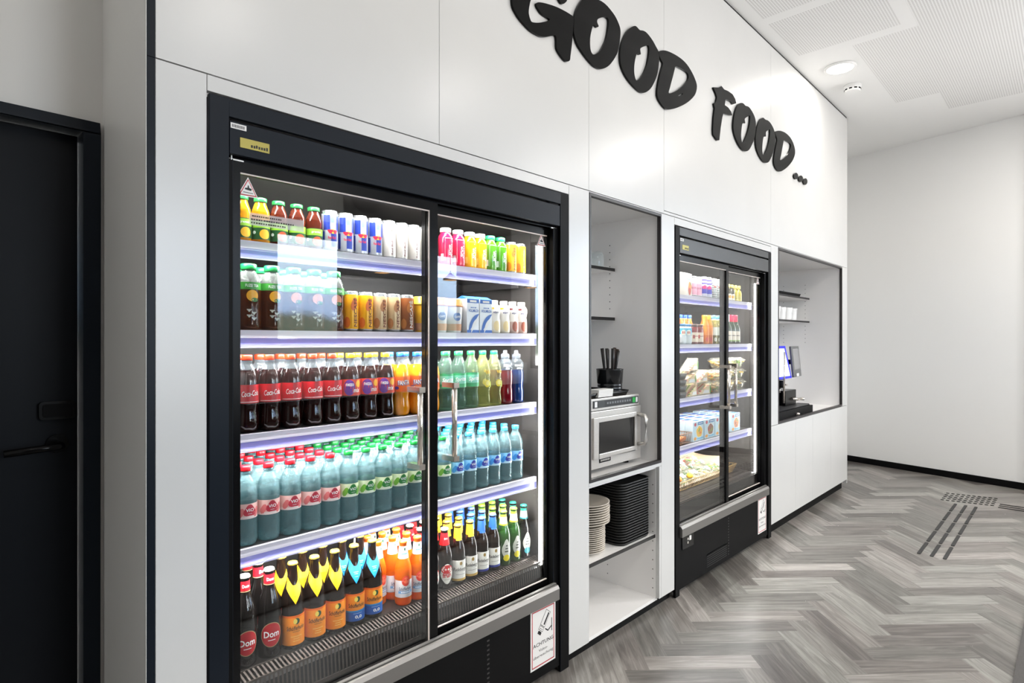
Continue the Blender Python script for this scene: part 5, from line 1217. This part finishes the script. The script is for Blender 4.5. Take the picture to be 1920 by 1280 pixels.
fill(rade('gold', (206, 164, 40), (196, 160, 90)), 'brown beer bottle with gold neck foil', [1.5535, 1.618], L5Y+.005, .066, 4, DECK_Z, 'beers with gold necks')
fill(rade('blue', (40, 90, 180), (50, 60, 140)), 'brown beer bottle with blue neck foil', [1.6825, 1.747], L5Y+.005, .066, 4, DECK_Z, 'beers with blue necks')
def becks(nm, foot, capc, glass):
    def lab(b):
        b.wblob(.0308, .066, .18, .0195, .042, plain((196, 196, 186), 'lemon_silver'), 24, 3, lambda t: 1+.10*cos(4*t)); b.wblob(.0310, .034, .18, .0150, .0135, plain(foot, 'lemon_foot_'+nm), 18, 2)
        for i in range(3): b.wrap(.0312, .058+.012*i, .063+.012*i, .18-.28+.08*i, .18+.26-.05*i, plain((60, 66, 60), 'lemon_ink'), 6)
    def nk(o):
        b = MB(); b.wrap(.0172, .172, .200, 0, 2*pi, plain((214, 214, 204), 'lemon_neck'), 20, r1=.0140); b.wrap(.0186, .1665, .172, 0, 2*pi, plain(foot, 'lemon_foot_'+nm), 20, r1=.0174); b.wrap(.0141, .200, .211, 0, 2*pi, M('crown_'+nm, capc, .3, .3), 20, r1=.0137); b.build('neck_label', o, local=True)
    return beer('becks'+nm, SML, glass, M('crown_'+nm, capc, .3, .3), lab, nk)
fill(becks('lemon', (226, 206, 30), (150, 190, 60), GREENG), 'green beer bottle with silver and yellow label', [1.8105, 1.8745], L5Y+.005, .066, 4, DECK_Z, 'green lemon beers')
fill(becks('teal', (40, 130, 140), (50, 150, 130), DARKB), 'dark beer bottle with silver and teal label', [1.938], L5Y+.005, .066, 4, DECK_Z, 'dark beers with teal labels')
# ================================================================== goods in the far cooler
def XF(v): return v
Y2 = .15
Z2 = SHELF_Z2
def tubcarton(b):
    y = -.0402
    b.quad((-.036, y, .10), (.036, y, .10), (.036, y, .104), (-.036, y, .104), plain((120, 180, 170), 'tub_line')); b.fdash((-.005, y, .122), (1, 0, 0), (0, 0, 1), .010, plain((120, 180, 170), 'tub_line'), .04, 4)
    fdisc(b, .012, y, .052, .022, .034, plain((238, 140, 40), 'tub_orange'), 18, lambda t: 1+.12*sin(4*t)); fdisc(b, .008, y-.0004, .03, .020, .022, plain((214, 70, 36), 'tub_red'), 16, lambda t: 1+.12*sin(3*t)); fdisc(b, .02, y-.0006, .075, .006, .012, plain((70, 110, 50), 'tub_leaf'), 10)
fill(carton('tub', .078, .078, .148, M('carton_cream', (240, 234, 222), .4), tubcarton), 'white drink carton with orange fruit picture in the far cooler', [3.40], Y2+.008, .085, 2, Z2[0], 'fruit drink cartons', turn=0)
def pinkdeco(b):
    b.wrap(.0335, .014, .085, 0, 2*pi, plain((236, 170, 190), 'pink_band'), 28); b.wdash(.0338, .055, .1, .012, plain((180, 90, 120), 'pink_ink'), .036, 4)
fill(can('drink_can', .033, .128, M('can_pink_white', (246, 232, 236), .35), pinkdeco), 'pale pink drink can in the far cooler', [3.495, 3.565], Y2, .07, 1, Z2[0], 'pale pink cans')
def purpdeco(b):
    r = .0335
    b.wrap(r, .088, .120, -1.5, 1.5, plain((96, 78, 190), 'purple_top'), 26); b.wrap(r, .028, .066, -1.5, 1.5, plain((30, 36, 176), 'purple_blue'), 26)
    b.wblob(r+.0003, .068, .1, .020, .012, plain((220, 24, 120), 'purple_magenta'), 18, 2, lambda t: 1+.2*sin(5*t)); b.wdash(r+.0005, .103, .05, .012, Wt, .034, 4)
fill(can('drink_can', .033, .136, M('can_white_violet', (232, 230, 244), .35), purpdeco), 'blue and magenta drink can in the far cooler', [3.638, 3.708], Y2, .07, 1, Z2[0], 'blue and magenta cans')
def dotdeco(b):
    r = .0332; ink = plain((70, 70, 76), 'dot_ink')
    for k in range(7):
        for i in range(12): b.wblob(r, .016+.0145*k, -1.5+.26*i+(.13 if k % 2 else 0), .0030, .0042, ink if (k+i) % 4 else plain((96, 170, 160), 'dot_teal'), 7, 1)
    b.wblob(r+.0004, .086, .15, .011, .012, plain((206, 70, 50), 'dot_red'), 14, 2); b.wblob(r+.0006, .095, .15, .009, .012, plain((244, 236, 220), 'dot_face'), 12, 1)
fill(can('drink_can', .033, .134, M('can_white_dotted', (224, 222, 216), .4), dotdeco), 'white can with dotted print in the far cooler', [3.785, 3.857], Y2, .07, 1, Z2[0], 'dotted cans')
YB = M('lemon_bottle_glass', (176, 160, 40), .08, 0, .8); YD = M('oil_bottle_dark', (50, 46, 18), .08, 0, .8)
SMB = [(.019, 0), (.0225, .003), (.023, .01), (.023, .062), (.020, .074), (.012, .084), (.010, .096)]
def shot(nm, body, lab): return bottle_type('dressing_bottle', None, 'bottle', SMB, body, (.0145, .0945, .116, M('cap_pale_yellow', (232, 214, 110), .4)), lab)
def lab_dark(b): b.wrap(.0233, .008, .05, -1.4, 1.4, plain((240, 232, 214), 'dress_cream'), 16); b.wblob(.0235, .030, .15, .013, .011, plain((240, 160, 30), 'dress_orange'), 14, 2)
def lab_yel(b): b.wrap(.0233, .010, .016, -1.4, 1.4, plain((240, 226, 120), 'dress_pale'), 14)
fill(shot('dark', YD, lab_dark), 'small dark bottle with cream label and yellow cap', [4.035, 4.09], Y2, .055, 1, Z2[0], 'small dark dressing bottles')
fill(shot('yellow', YB, lab_yel), 'small yellow bottle with pale cap', [4.15, 4.21], Y2, .055, 1, Z2[0], 'small yellow dressing bottles')
# ---- level two
GCL = clear('juice_glass_clear', (235, 225, 190), .35, (180, 170, 90), .06, .9)
RB_ = [(.0235, 0), (.027, .004), (.0278, .012), (.0278, .115), (.0245, .13), (.0185, .15), (.0150, .166), (.0150, .172)]
def rb_lab(base, nm, low):
    def f(b):
        b.wrap(.0281, .058, .112, -1.5, 1.5, plain(base, 'tall_'+nm), 22); b.wblob(.0283, .03, .15, .011, .014, plain(low, 'tall_low_'+nm), 14, 2)
        b.wrap(.0165, .155, .168, 0, 2*pi, plain(base, 'tall_'+nm), 16)
    return f
fill(bottle_type('juice_bottle', None, 'bottle', RB_, M('tall_orange_juice', (226, 96, 26), .08, 0, .7), (.0168, .166, .188, M('cap_orange', (236, 140, 60), .4)), rb_lab((244, 190, 90), 'orange', (240, 220, 190))), 'tall orange juice bottle behind the jars in the far cooler', [3.385, 3.446, 3.507, 3.568, 3.629], Y2+.085, .06, 1, Z2[1], 'tall orange juice bottles')
fill(bottle_type('juice_bottle', None, 'bottle', RB_, M('tall_amber_juice', (238, 120, 20), .08, 0, .7), (.0168, .166, .188, M('cap_amber', (250, 160, 30), .4)), rb_lab((250, 150, 30), 'amber', (220, 60, 40))), 'bright amber juice bottle with orange neck in the far cooler', [3.675, 3.736], Y2, .06, 1, Z2[1], 'amber juice bottles')
fill(bottle_type('lemonade_bottle', None, 'bottle', RB_, GCL, (.0168, .166, .190, M('cap_steel_blue', (90, 160, 190), .4)), rb_lab((236, 238, 222), 'cream', (226, 228, 214))), 'pale lemonade bottle with blue cap and cream label', [3.80, 3.862, 3.924], Y2, .06, 2, Z2[1], 'pale lemonade bottles')
def jar(nm, body, lidc, lab):
    o = thing('sauce_jar', None, None); o['category'] = 'jar'
    b = MB(); b.lathe([(.029, 0), (.033, .004), (.034, .012), (.034, .096), (.030, .105), (.029, .110)], body, 22); b.build('jar_body', o, local=True)
    b = MB(); b.lathe([(.0305, .1102), (.031, .112), (.031, .122), (.029, .125), (.0005, .125)], lidc, 22, cap1=False); b.build('lid', o, local=True)
    b = MB(); lab(b); b.build('paper_label', o, local=True); return o
def blue_lab(b):
    b.wrap(.0343, .062, .098, 0, 2*pi, plain((70, 190, 220), 'jar_blue'), 28); b.wblob(.0345, .072, .05, .017, .017, plain((246, 240, 220), 'jar_cream'), 16, 2)
    [b.wblob(.0348, .072, .05+q, .004, .009, plain((214, 70, 40), 'jar_red'), 10, 1) for q in (-.17, .17)]; b.wrap(.0343, .010, .05, 0, 2*pi, plain((226, 232, 230), 'jar_pale'), 28)
fill(jar('blue', M('jar_blue_white', (214, 224, 226), .2), M('lid_blue', (40, 110, 160), .35), blue_lab), 'jar with light blue label in the far cooler', [3.355, 3.427], Y2, .07, 1, Z2[1], 'jars with blue labels')
def red_lab(b):
    b.wrap(.0343, .014, .074, 0, 2*pi, plain((246, 226, 200), 'jar_peach'), 28); b.wrap(.0345, .036, .058, -.5, -.1, plain((200, 70, 60), 'jar_mark'), 6); b.wdash(.0347, .05, .28, .006, plain((150, 60, 50), 'jar_ink'), .036, 6)
fill(jar('red', M('jar_dark_red', (112, 16, 18), .1, 0, .8), M('lid_dark', (70, 36, 22), .35), red_lab), 'dark red jar with cream label in the far cooler', [3.512, 3.584], Y2, .07, 1, Z2[1], 'dark red jars')
WB = [(.026, 0), (.030, .004), (.031, .012), (.031, .098), (.028, .115), (.019, .140), (.0145, .155), (.0138, .195), (.0138, .199)]
def wine(nm, capc):
    def lab(b):
        b.wrap(.0313, .022, .088, -1.5, 1.5, plain((240, 226, 206), 'wine_cream'), 22); b.wrap(.0315, .018, .026, -1.5, 1.5, plain((140, 176, 70), 'wine_green'), 22); b.wrap(.024, .122, .135, -1.2, 1.2, plain((232, 214, 196), 'wine_neck'), 12, r1=.0205); b.wdash(.0316, .058, .1, .006, INK, .034, 5)
        b.wrap(.0150, .150, .199, 0, 2*pi, M('capsule_'+nm, capc, .35), 18)
    return bottle_type('wine_bottle', None, 'bottle', WB, M('green_wine_glass', (22, 44, 16), .06, 0, .9), (.0148, .1985, .2015, M('capsule_'+nm, capc, .35)), lab)
fill(wine('w', (240, 232, 230)), 'small green wine bottle with white capsule', [4.022], Y2, .07, 1, Z2[1], 'wine bottles with white capsules')
fill(wine('r', (206, 26, 60)), 'small green wine bottle with red capsule', [4.095, 4.162], Y2, .07, 2, Z2[1], 'wine bottles with red capsules')
# ---- level three: bowls, sandwich packs, dark tubs
CLB = clear('clear_food_bowl', (250, 248, 240), .84, (225, 222, 214), .08, .9)
rnd = random.Random(3)
def leaf_blob(b, x, y, z, r, m, n=9):
    base = len(b.v); q = [1+rnd.uniform(-.35, .35) for _ in range(n)]; tilt = (rnd.uniform(-.8, .8), rnd.uniform(-.8, .3))
    b.v.append((x, y, z+r*.35))
    for i in range(n):
        a = 2*pi*i/n; dx, dy = r*q[i]*cos(a), r*q[i]*sin(a)
        b.v.append((x+dx, y+dy, z+tilt[0]*dx*.6+tilt[1]*dy*.6))
    b.v.append((x, y, z-r*.35))
    for i in range(n):
        b.face((base, base+1+i, base+1+(i+1) % n), m, True); b.face((base+n+1, base+1+(i+1) % n, base+1+i), m, True)
FOODC = {'noodle': (236, 200, 120), 'corn': (246, 190, 40), 'green': (120, 170, 50), 'dgreen': (50, 110, 40), 'tomato': (214, 60, 40), 'ham': (230, 160, 140), 'cream': (244, 232, 204), 'meat': (150, 76, 50), 'carrot': (240, 130, 40), 'radish': (206, 60, 90)}
FM = lambda k: M('food_'+k, FOODC[k], .5)
def bowl(kinds):
    o = thing('salad_bowl', None, None); o['category'] = 'food pack'
    b = MB(); b.lathe([(.055, 0), (.060, .004), (.082, .052), (.090, .054), (.090, .057), (.080, .055), (.058, .007)], CLB, 30, cap1=False); b.build('bowl', o, local=True)
    b = MB(); b.lathe([(.090, .0575), (.088, .061), (.078, .064), (.070, .0735), (.0005, .0755)], CLB, 30, cap1=False, cap0=False); b.build('lid', o, local=True)
    b = MB()
    for i in range(46):
        a, rr = rnd.uniform(0, 2*pi), rnd.uniform(0, 1)**.5; z = rnd.uniform(.012, .058); R_ = (.052+.022*min(1, z/.05))*rr
        leaf_blob(b, R_*cos(a), R_*sin(a), z, rnd.uniform(.009, .016), FM(rnd.choice(kinds)))
    f = b.build('salad_filling', o, local=True); f['kind'] = 'stuff'; return o
BK = [['noodle', 'noodle', 'cream', 'carrot', 'green'], ['corn', 'noodle', 'cream', 'corn', 'meat'], ['green', 'corn', 'noodle', 'dgreen']]
where = [(3.80, 'under the handles', .17), (3.985, 'beside the handles', .17), (4.165, 'nearest the tube light', .17)]
for c, (x, wh, y) in enumerate(where):
    r = Row(bowl(BK[c]), 'salad bowls with clear lids')
    for k in range((2, 3, 3)[c]):
        r.put((x, y+.004*k, Z2[2]+.0004+.0762*k+(0)), '%s clear-lidded salad bowl, %s of its stack, %s' % (['noodle', 'sweetcorn', 'green'][c], ['bottom', 'middle', 'top'][k] if c else ['bottom', 'top'][k], wh), .4*k)
def sandwich(k1, k2):
    o = thing('sandwich_pack', None, None); o['category'] = 'food pack'
    b = MB(); T = [(-.075, 0), (.075, 0), (.075, .062)]
    def tri(b, y0, y1, s, m):
        n = len(b.v); pts = [(-.072*s, .002), (.072*s, .002), (.066*s, .066*s)]
        b.v += [(x, y0, z) for x, z in pts]+[(x, y1, z) for x, z in pts]
        b.face((n, n+1, n+2), m); b.face((n+5, n+4, n+3), m)
        for i in range(3): j = (i+1) % 3; b.face((n+j, n+i, n+3+i, n+3+j), m)
    tri(b, -.030, -.018, 1, M('bread', (250, 230, 192), .8)); tri(b, -.004, .008, 1, M('bread', (250, 230, 192), .8)); tri(b, .020, .030, 1, M('bread', (250, 230, 192), .8)); b.build('bread_slice', o, local=True)
    b = MB(); tri(b, -.0178, -.0042, .98, FM(k1)); tri(b, .0082, .0198, .98, FM(k2))
    for q in range(16):
        t_ = q/15; leaf_blob(b, -.066+.128*t_, -.0185+rnd.uniform(-.012, .004), .006+.058*t_, rnd.uniform(.006, .011), FM(rnd.choice([k1, 'green', k2, 'tomato', 'corn'])))
    b.build('filling', o, local=True)
    b = MB(); n = len(b.v); pts = [(-.082, 0), (.082, 0), (.076, .076), (.066, .078)]
    b.v += [(x, -.034, z) for x, z in pts]+[(x, .034, z) for x, z in pts]
    b.face((n, n+1, n+2, n+3), CLB); b.face((n+7, n+6, n+5, n+4), CLB)
    for i in range(4): j = (i+1) % 4; b.face((n+j, n+i, n+4+i, n+4+j), CLB)
    n = len(b.v); b.v += [(-.02, -.0345, .008), (.055, -.0345, .008), (.055, -.0345, .028), (.0, -.0345, .028)]; b.face((n, n+1, n+2, n+3), STICK); b.poly([(.062, -.0345, .01), (.073, -.0345, .01), (.073, -.0345, .055), (.062, -.0345, .05)], plain({'ham': (200, 60, 60), 'cream': (70, 150, 60), 'meat': (236, 160, 40)}[k1], 'pack_'+k1))
    b.build('clear_wrap', o, local=True); return o
kinds = [('ham', 'green'), ('cream', 'tomato'), ('meat', 'cream')]
protos = [Row(sandwich(*k), 'wrapped sandwiches') for k in kinds]
for i, (x, y, z, a) in enumerate([(3.46, .155, 0, .1), (3.63, .16, 0, -.12), (3.47, .235, 0, .05), (3.64, .245, 0, .08), (3.435, .16, .0785, -.03), (3.625, .165, .0785, .06), (3.52, .24, .0785, 0), (3.50, .17, .157, .1)]):
    protos[i % 3].put((x, y, Z2[2]+.0004+z), '%s wrapped triangular sandwich in the pile of the far cooler, %s layer' % (['ham', 'egg', 'meat'][i % 3]+' '+['front', 'front', 'rear', 'rear', 'leading', 'tilted', 'back', 'single'][i], ['bottom', 'middle', 'top'][int(z/.078)]), a)
b = MB(); round_tray(b, 0, 0, .10, .12, 0, .034, M('tub_black', (30, 30, 31), .35), .008, .015); tub = b.build('food_tub'); tub['category'] = 'food pack'
b = MB(); b.prism(rrect(.104, .124, .02, 4), .0342, .0372, CLB); b.build('lid', tub, local=True)
r = Row(tub, 'black tubs with clear lids')
for k in range(4): r.put((3.315, .165, Z2[2]+.0004+.0376*k), '%s black food tub with clear lid at the cooler side' % ['lowest', 'second lowest', 'second highest', 'highest'][k])
# ---- level four: printed meal boxes and a basket of vegetables
def meal(nm, c1, c2):
    o = thing('meal_box', None, None); o['category'] = 'food box'; w, d, h = .148, .052, .122
    b = MB(); b.box(-w/2, w/2, -d/2, d/2, 0, h, M('box_pale_blue', (206, 228, 238), .4)); b.build('carton_body', o, local=True, bevel=.0015)
    b = MB(); y = -d/2-.0004
    b.quad((-.012, y, .098), (.066, y, .098), (.066, y, .118), (-.004, y, .118), plain((22, 120, 180), 'meal_blue')); b.fdash((.03, y-.0003, .108), (1, 0, 0), (0, 0, 1), .006, Wt, .05, 6)
    fdisc(b, -.042, y, .104, .015, .011, plain((196, 24, 60), 'meal_red')); fdisc(b, .012, y-.0002, .056, .046, .040, plain((240, 240, 236), 'meal_plate'), 24)
    fdisc(b, .012, y-.0005, .056, .040, .034, FM(c1), 22, lambda t: 1+.06*sin(5*t))
    for i in range(9): fdisc(b, .012+rnd.uniform(-.026, .026), y-.0008-.0001*i, .056+rnd.uniform(-.02, .02), .009, .008, FM(rnd.choice([c2, 'green', c1])), 9)
    fdisc(b, -.045, y-.0003, .016, .020, .010, plain((240, 160, 40), 'meal_corner'), 14); b.quad((-.02, y-.0002, .008), (.066, y-.0002, .008), (.066, y-.0002, .02), (-.02, y-.0002, .02), plain((120, 190, 220), 'meal_strip'))
    # printed top flap
    b.quad((-.02, -d/2+.004, h+.0004), (.06, -d/2+.004, h+.0004), (.06, d/2-.004, h+.0004), (-.02, d/2-.004, h+.0004), plain((24, 84, 176), 'meal_top')); n = len(b.v)
    for i in range(10): b.v.append((-.046+.013*cos(2*pi*i/10), .014*sin(2*pi*i/10), h+.0006))
    b.face(range(n, n+10), plain((196, 24, 60), 'meal_red')); b.build('print', o, local=True); return o
mk = [meal('curry', 'corn', 'carrot'), meal('meat', 'meat', 'tomato'), meal('pasta', 'noodle', 'carrot'), meal('stew', 'carrot', 'meat')]
for c, x in enumerate((3.545, 3.703, 3.861, 4.110)):
    r = Row(mk[c], 'pale blue meal boxes')
    for k in range(5):
        r.put((x, Y2+.003+.058*k, Z2[3]+.0004), 'pale blue meal box with %s picture, %s row of its column' % (['curry', 'meat', 'pasta', 'stew'][c], ROWN[k]))
WIRE = M('basket_wire', (150, 110, 84), .35, .6)
def basket(b, w, d, h, n, m):
    for i in range(n+1):
        x = -w/2+w*i/n
        b.tube([(x*.92, -d/2*.92, .003), (x, -d/2, h)], .0018, m, 6); b.tube([(x*.92, d/2*.92, .003), (x, d/2, h)], .0018, m, 6); b.tube([(x*.92, -d/2*.92, .003), (x*.92, d/2*.92, .003)], .0016, m, 6)
    k = max(3, int(n*d/w))
    for i in range(k+1):
        y = -d/2+d*i/k
        b.tube([(-w/2*.92, y*.92, .003), (-w/2, y, h)], .0018, m, 6); b.tube([(w/2*.92, y*.92, .003), (w/2, y, h)], .0018, m, 6)
    for z, s in ((h, 1), (.003, .92)):
        b.tube([(-w/2*s, -d/2*s, z), (w/2*s, -d/2*s, z), (w/2*s, d/2*s, z), (-w/2*s, d/2*s, z), (-w/2*s, -d/2*s, z)], .003, m, 8)
b = MB(); basket(b, .20, .20, .062, 12, WIRE); bk = b.build('wire_basket'); bk.location = (3.352, .225, Z2[3]+.0005); tag(bk, 'small copper wire basket of vegetables beside the meal boxes', 'basket')
for i, (x, y, z, k) in enumerate([(3.312, .178, .045, 0), (3.395, .20, .05, 1), (3.335, .278, .062, 2)]):
    b = MB()
    if k == 1:
        for q in range(5): b.tube([(.012*q-.024, -.05, .002*q), (.012*q-.02, 0, .008), (.012*q-.03, .05, .004)], .011, FM('carrot'), 10, .005)
    else:
        for q in range(22): leaf_blob(b, max(-.02, min(.02, rnd.gauss(0, .016))), max(-.02, min(.02, rnd.gauss(0, .016))), abs(rnd.gauss(.012, .014)), rnd.uniform(.012, .018), FM(rnd.choice(['green', 'green', 'corn', 'tomato'] if k == 0 else ['green', 'dgreen', 'tomato'])))
    v = b.build(['pepper_salad', 'carrot_bunch', 'lettuce'][k]); v.location = (x, y, Z2[3]+z-.03)
    tag(v, '%s in the copper basket, %s' % (['mixed pepper salad', 'bunch of carrots', 'green lettuce'][k], ['front', 'front beside the boxes', 'back'][i]), 'vegetables')
# ---- bottom level: wide wire basket of salad bags on paper
zb = .4785
b = MB(); basket(b, 1.04, .40, .055, 44, M('basket_wire_gold', (160, 130, 80), .35, .6)); bk = b.build('wire_basket'); bk.location = (3.72, .375, zb); tag(bk, 'wide brass wire basket on the bottom level of the far cooler', 'basket')
b = MB(); pm = M('kraft_paper', (232, 204, 168), .8); n = len(b.v); NX, NY = 24, 10
for j in range(NY+1):
    for i in range(NX+1):
        x = -.45+.93*i/NX; y = -.165+.33*j/NY; up = max(0, (y-.105)/.06)
        z = .006+.13*up+.004*sin(i*1.1)*sin(j*.9)+(.085*max(0, (i-22)/2))
        b.v.append((x, y, z))
for j in range(NY):
    for i in range(NX): b.face((n+j*(NX+1)+i, n+j*(NX+1)+i+1, n+(j+1)*(NX+1)+i+1, n+(j+1)*(NX+1)+i), pm, True)
pp = b.build('wrapping_paper'); pp.location = (3.71, .375, zb+.008); so = pp.modifiers.new('thickness', 'SOLIDIFY'); so.thickness = .0012; tag(pp, 'crumpled tan wrapping paper lining the wide brass basket', 'paper')
BAG = clear('salad_bag_film', (250, 250, 245), .74, (226, 228, 214), .08, .9, .6, 40, 1)
def bag(kinds, nm):
    o = thing('salad_bag', None, None); o['category'] = 'food bag'
    b = MB()
    for q in range(60): leaf_blob(b, rnd.uniform(-.058, .058), rnd.uniform(-.044, .044), rnd.uniform(.006, .045), rnd.uniform(.010, .018), FM(rnd.choice(kinds)))
    f = b.build('salad_leaves', o, local=True); f['kind'] = 'stuff'
    b = MB(); n = len(b.v); A, B_ = 14, 8
    for j in range(B_+1):
        for i in range(A+1):
            u, v = -1+2*i/A, -1+2*j/B_
            b.v.append((.082*u, .058*v, .052*max(0, (1-abs(u)**4)*(1-abs(v)**4))**.7+.006+.003*sin(9*u+5*v)))
    for j in range(B_):
        for i in range(A): b.face((n+j*(A+1)+i, n+j*(A+1)+i+1, n+(j+1)*(A+1)+i+1, n+(j+1)*(A+1)+i), BAG, True)
    b.build('film', o, local=True)
    b = MB(); b.obox((.02, -.035, .052), (.026, .004, 0), (0, .014, .008), (0, 0, .0006), M('bag_sticker', (190, 224, 220), .4)); b.build('paper_label', o, local=True); return o
bags = [Row(bag(['green', 'cream', 'green', 'corn'], 'a'), 'salad bags in the wide basket'), Row(bag(['cream', 'cream', 'green', 'dgreen', 'noodle'], 'b'), 'salad bags in the wide basket'), Row(bag(['green', 'tomato', 'cream', 'carrot'], 'c'), 'salad bags in the wide basket')]
for i, (x, y, z, a, k) in enumerate([(3.33, .255, .024, .03, 2), (3.505, .26, .024, -.04, 0), (3.68, .262, .024, .05, 1), (3.855, .26, .024, -.03, 1), (4.025, .262, .024, .02, 0), (3.34, .385, .024, .05, 0), (3.51, .385, .024, -.02, 1), (3.685, .385, .024, .02, 1), (3.86, .385, .024, .02, 0), (4.03, .385, .024, -.02, 1), (3.42, .33, .087, .3, 1), (3.62, .335, .087, -.2, 1), (3.81, .33, .087, .15, 2)]):
    bags[k].put((x, y, zb+z), '%s salad bag in the wide basket, %s in the %s' % (['green', 'pale', 'colourful'][k], ORD[i % 5], 'front' if i < 5 else 'back' if i < 10 else 'upper layer'), a)
for i, (x, y, k) in enumerate([(3.27, .20, 'tomato'), (3.42, .198, 'carrot'), (3.57, .198, 'corn')]):
    b = MB(); b.lathe([(.004, 0), (.016, .004), (.021, .016), (.018, .030), (.006, .036), (.0005, .0355)], FM(k), 14); v = b.build({'tomato': 'tomato', 'carrot': 'bell_pepper', 'corn': 'bell_pepper'}[k]); v.location = (x, y, zb+.056); tag(v, {'tomato': 'red tomato at the front corner of the wide basket', 'carrot': 'orange pepper at the front of the wide basket', 'corn': 'yellow pepper at the front of the wide basket'}[k], 'vegetable')
# ================================================================== across the room (seen in the glass)
cbn = thing('low_cabinet', 'long white low cabinet under the rear windows', 'cabinet', (4.45, REAR_Y+.25, 0))
b = MB(); b.box(2.42, 6.5, REAR_Y+.02, REAR_Y+.45, .80, 1.10, WHITE); b.build('carcass', cbn); b = MB(); b.box(2.45, 6.45, REAR_Y+.06, REAR_Y+.40, 0.001, .7995, BLACKM); b.build('plinth', cbn)
for i, x in enumerate((3.79, 4.82, 6.3)):
    d = thing('pendant_lamp', ['first', 'second', 'third'][i]+' small black pendant lamp with warm disc by the rear windows', 'lamp', (x, -3.9, 2.16), 'small pendant lamps')
    b = MB(); b.lathe([(.09, 0), (.09, .02), (.03, .07), (.012, .09)], BLACKM, 24, cap0=False); b.build('shade', d, local=True)
    b = MB(); b.lathe([(.082, .003), (.082, .006)], M('pendant_glow', (255, 190, 120), .5, emit=6.0), 20); b.build('diffuser', d, local=True)
    b = MB(); b.tube([(0, 0, .09), (0, 0, CEIL-2.1605)], .004, BLACKM, 6); b.build('cord', d, local=True)
d = thing('pendant_lamp', 'large black globe pendant lamp near the middle rear window', 'lamp', (3.9, -4.34, 3.1))
b = MB(); b.lathe([(.0005, -.2), (.09, -.18), (.16, -.12), (.2, -.02), (.2, .05), (.15, .14), (.06, .19), (.02, .2)], BLACKM, 28); b.build('globe', d, local=True)
b = MB(); b.tube([(0, 0, .2), (0, 0, CEIL-3.1005)], .008, BLACKM, 8); b.build('rod', d, local=True)
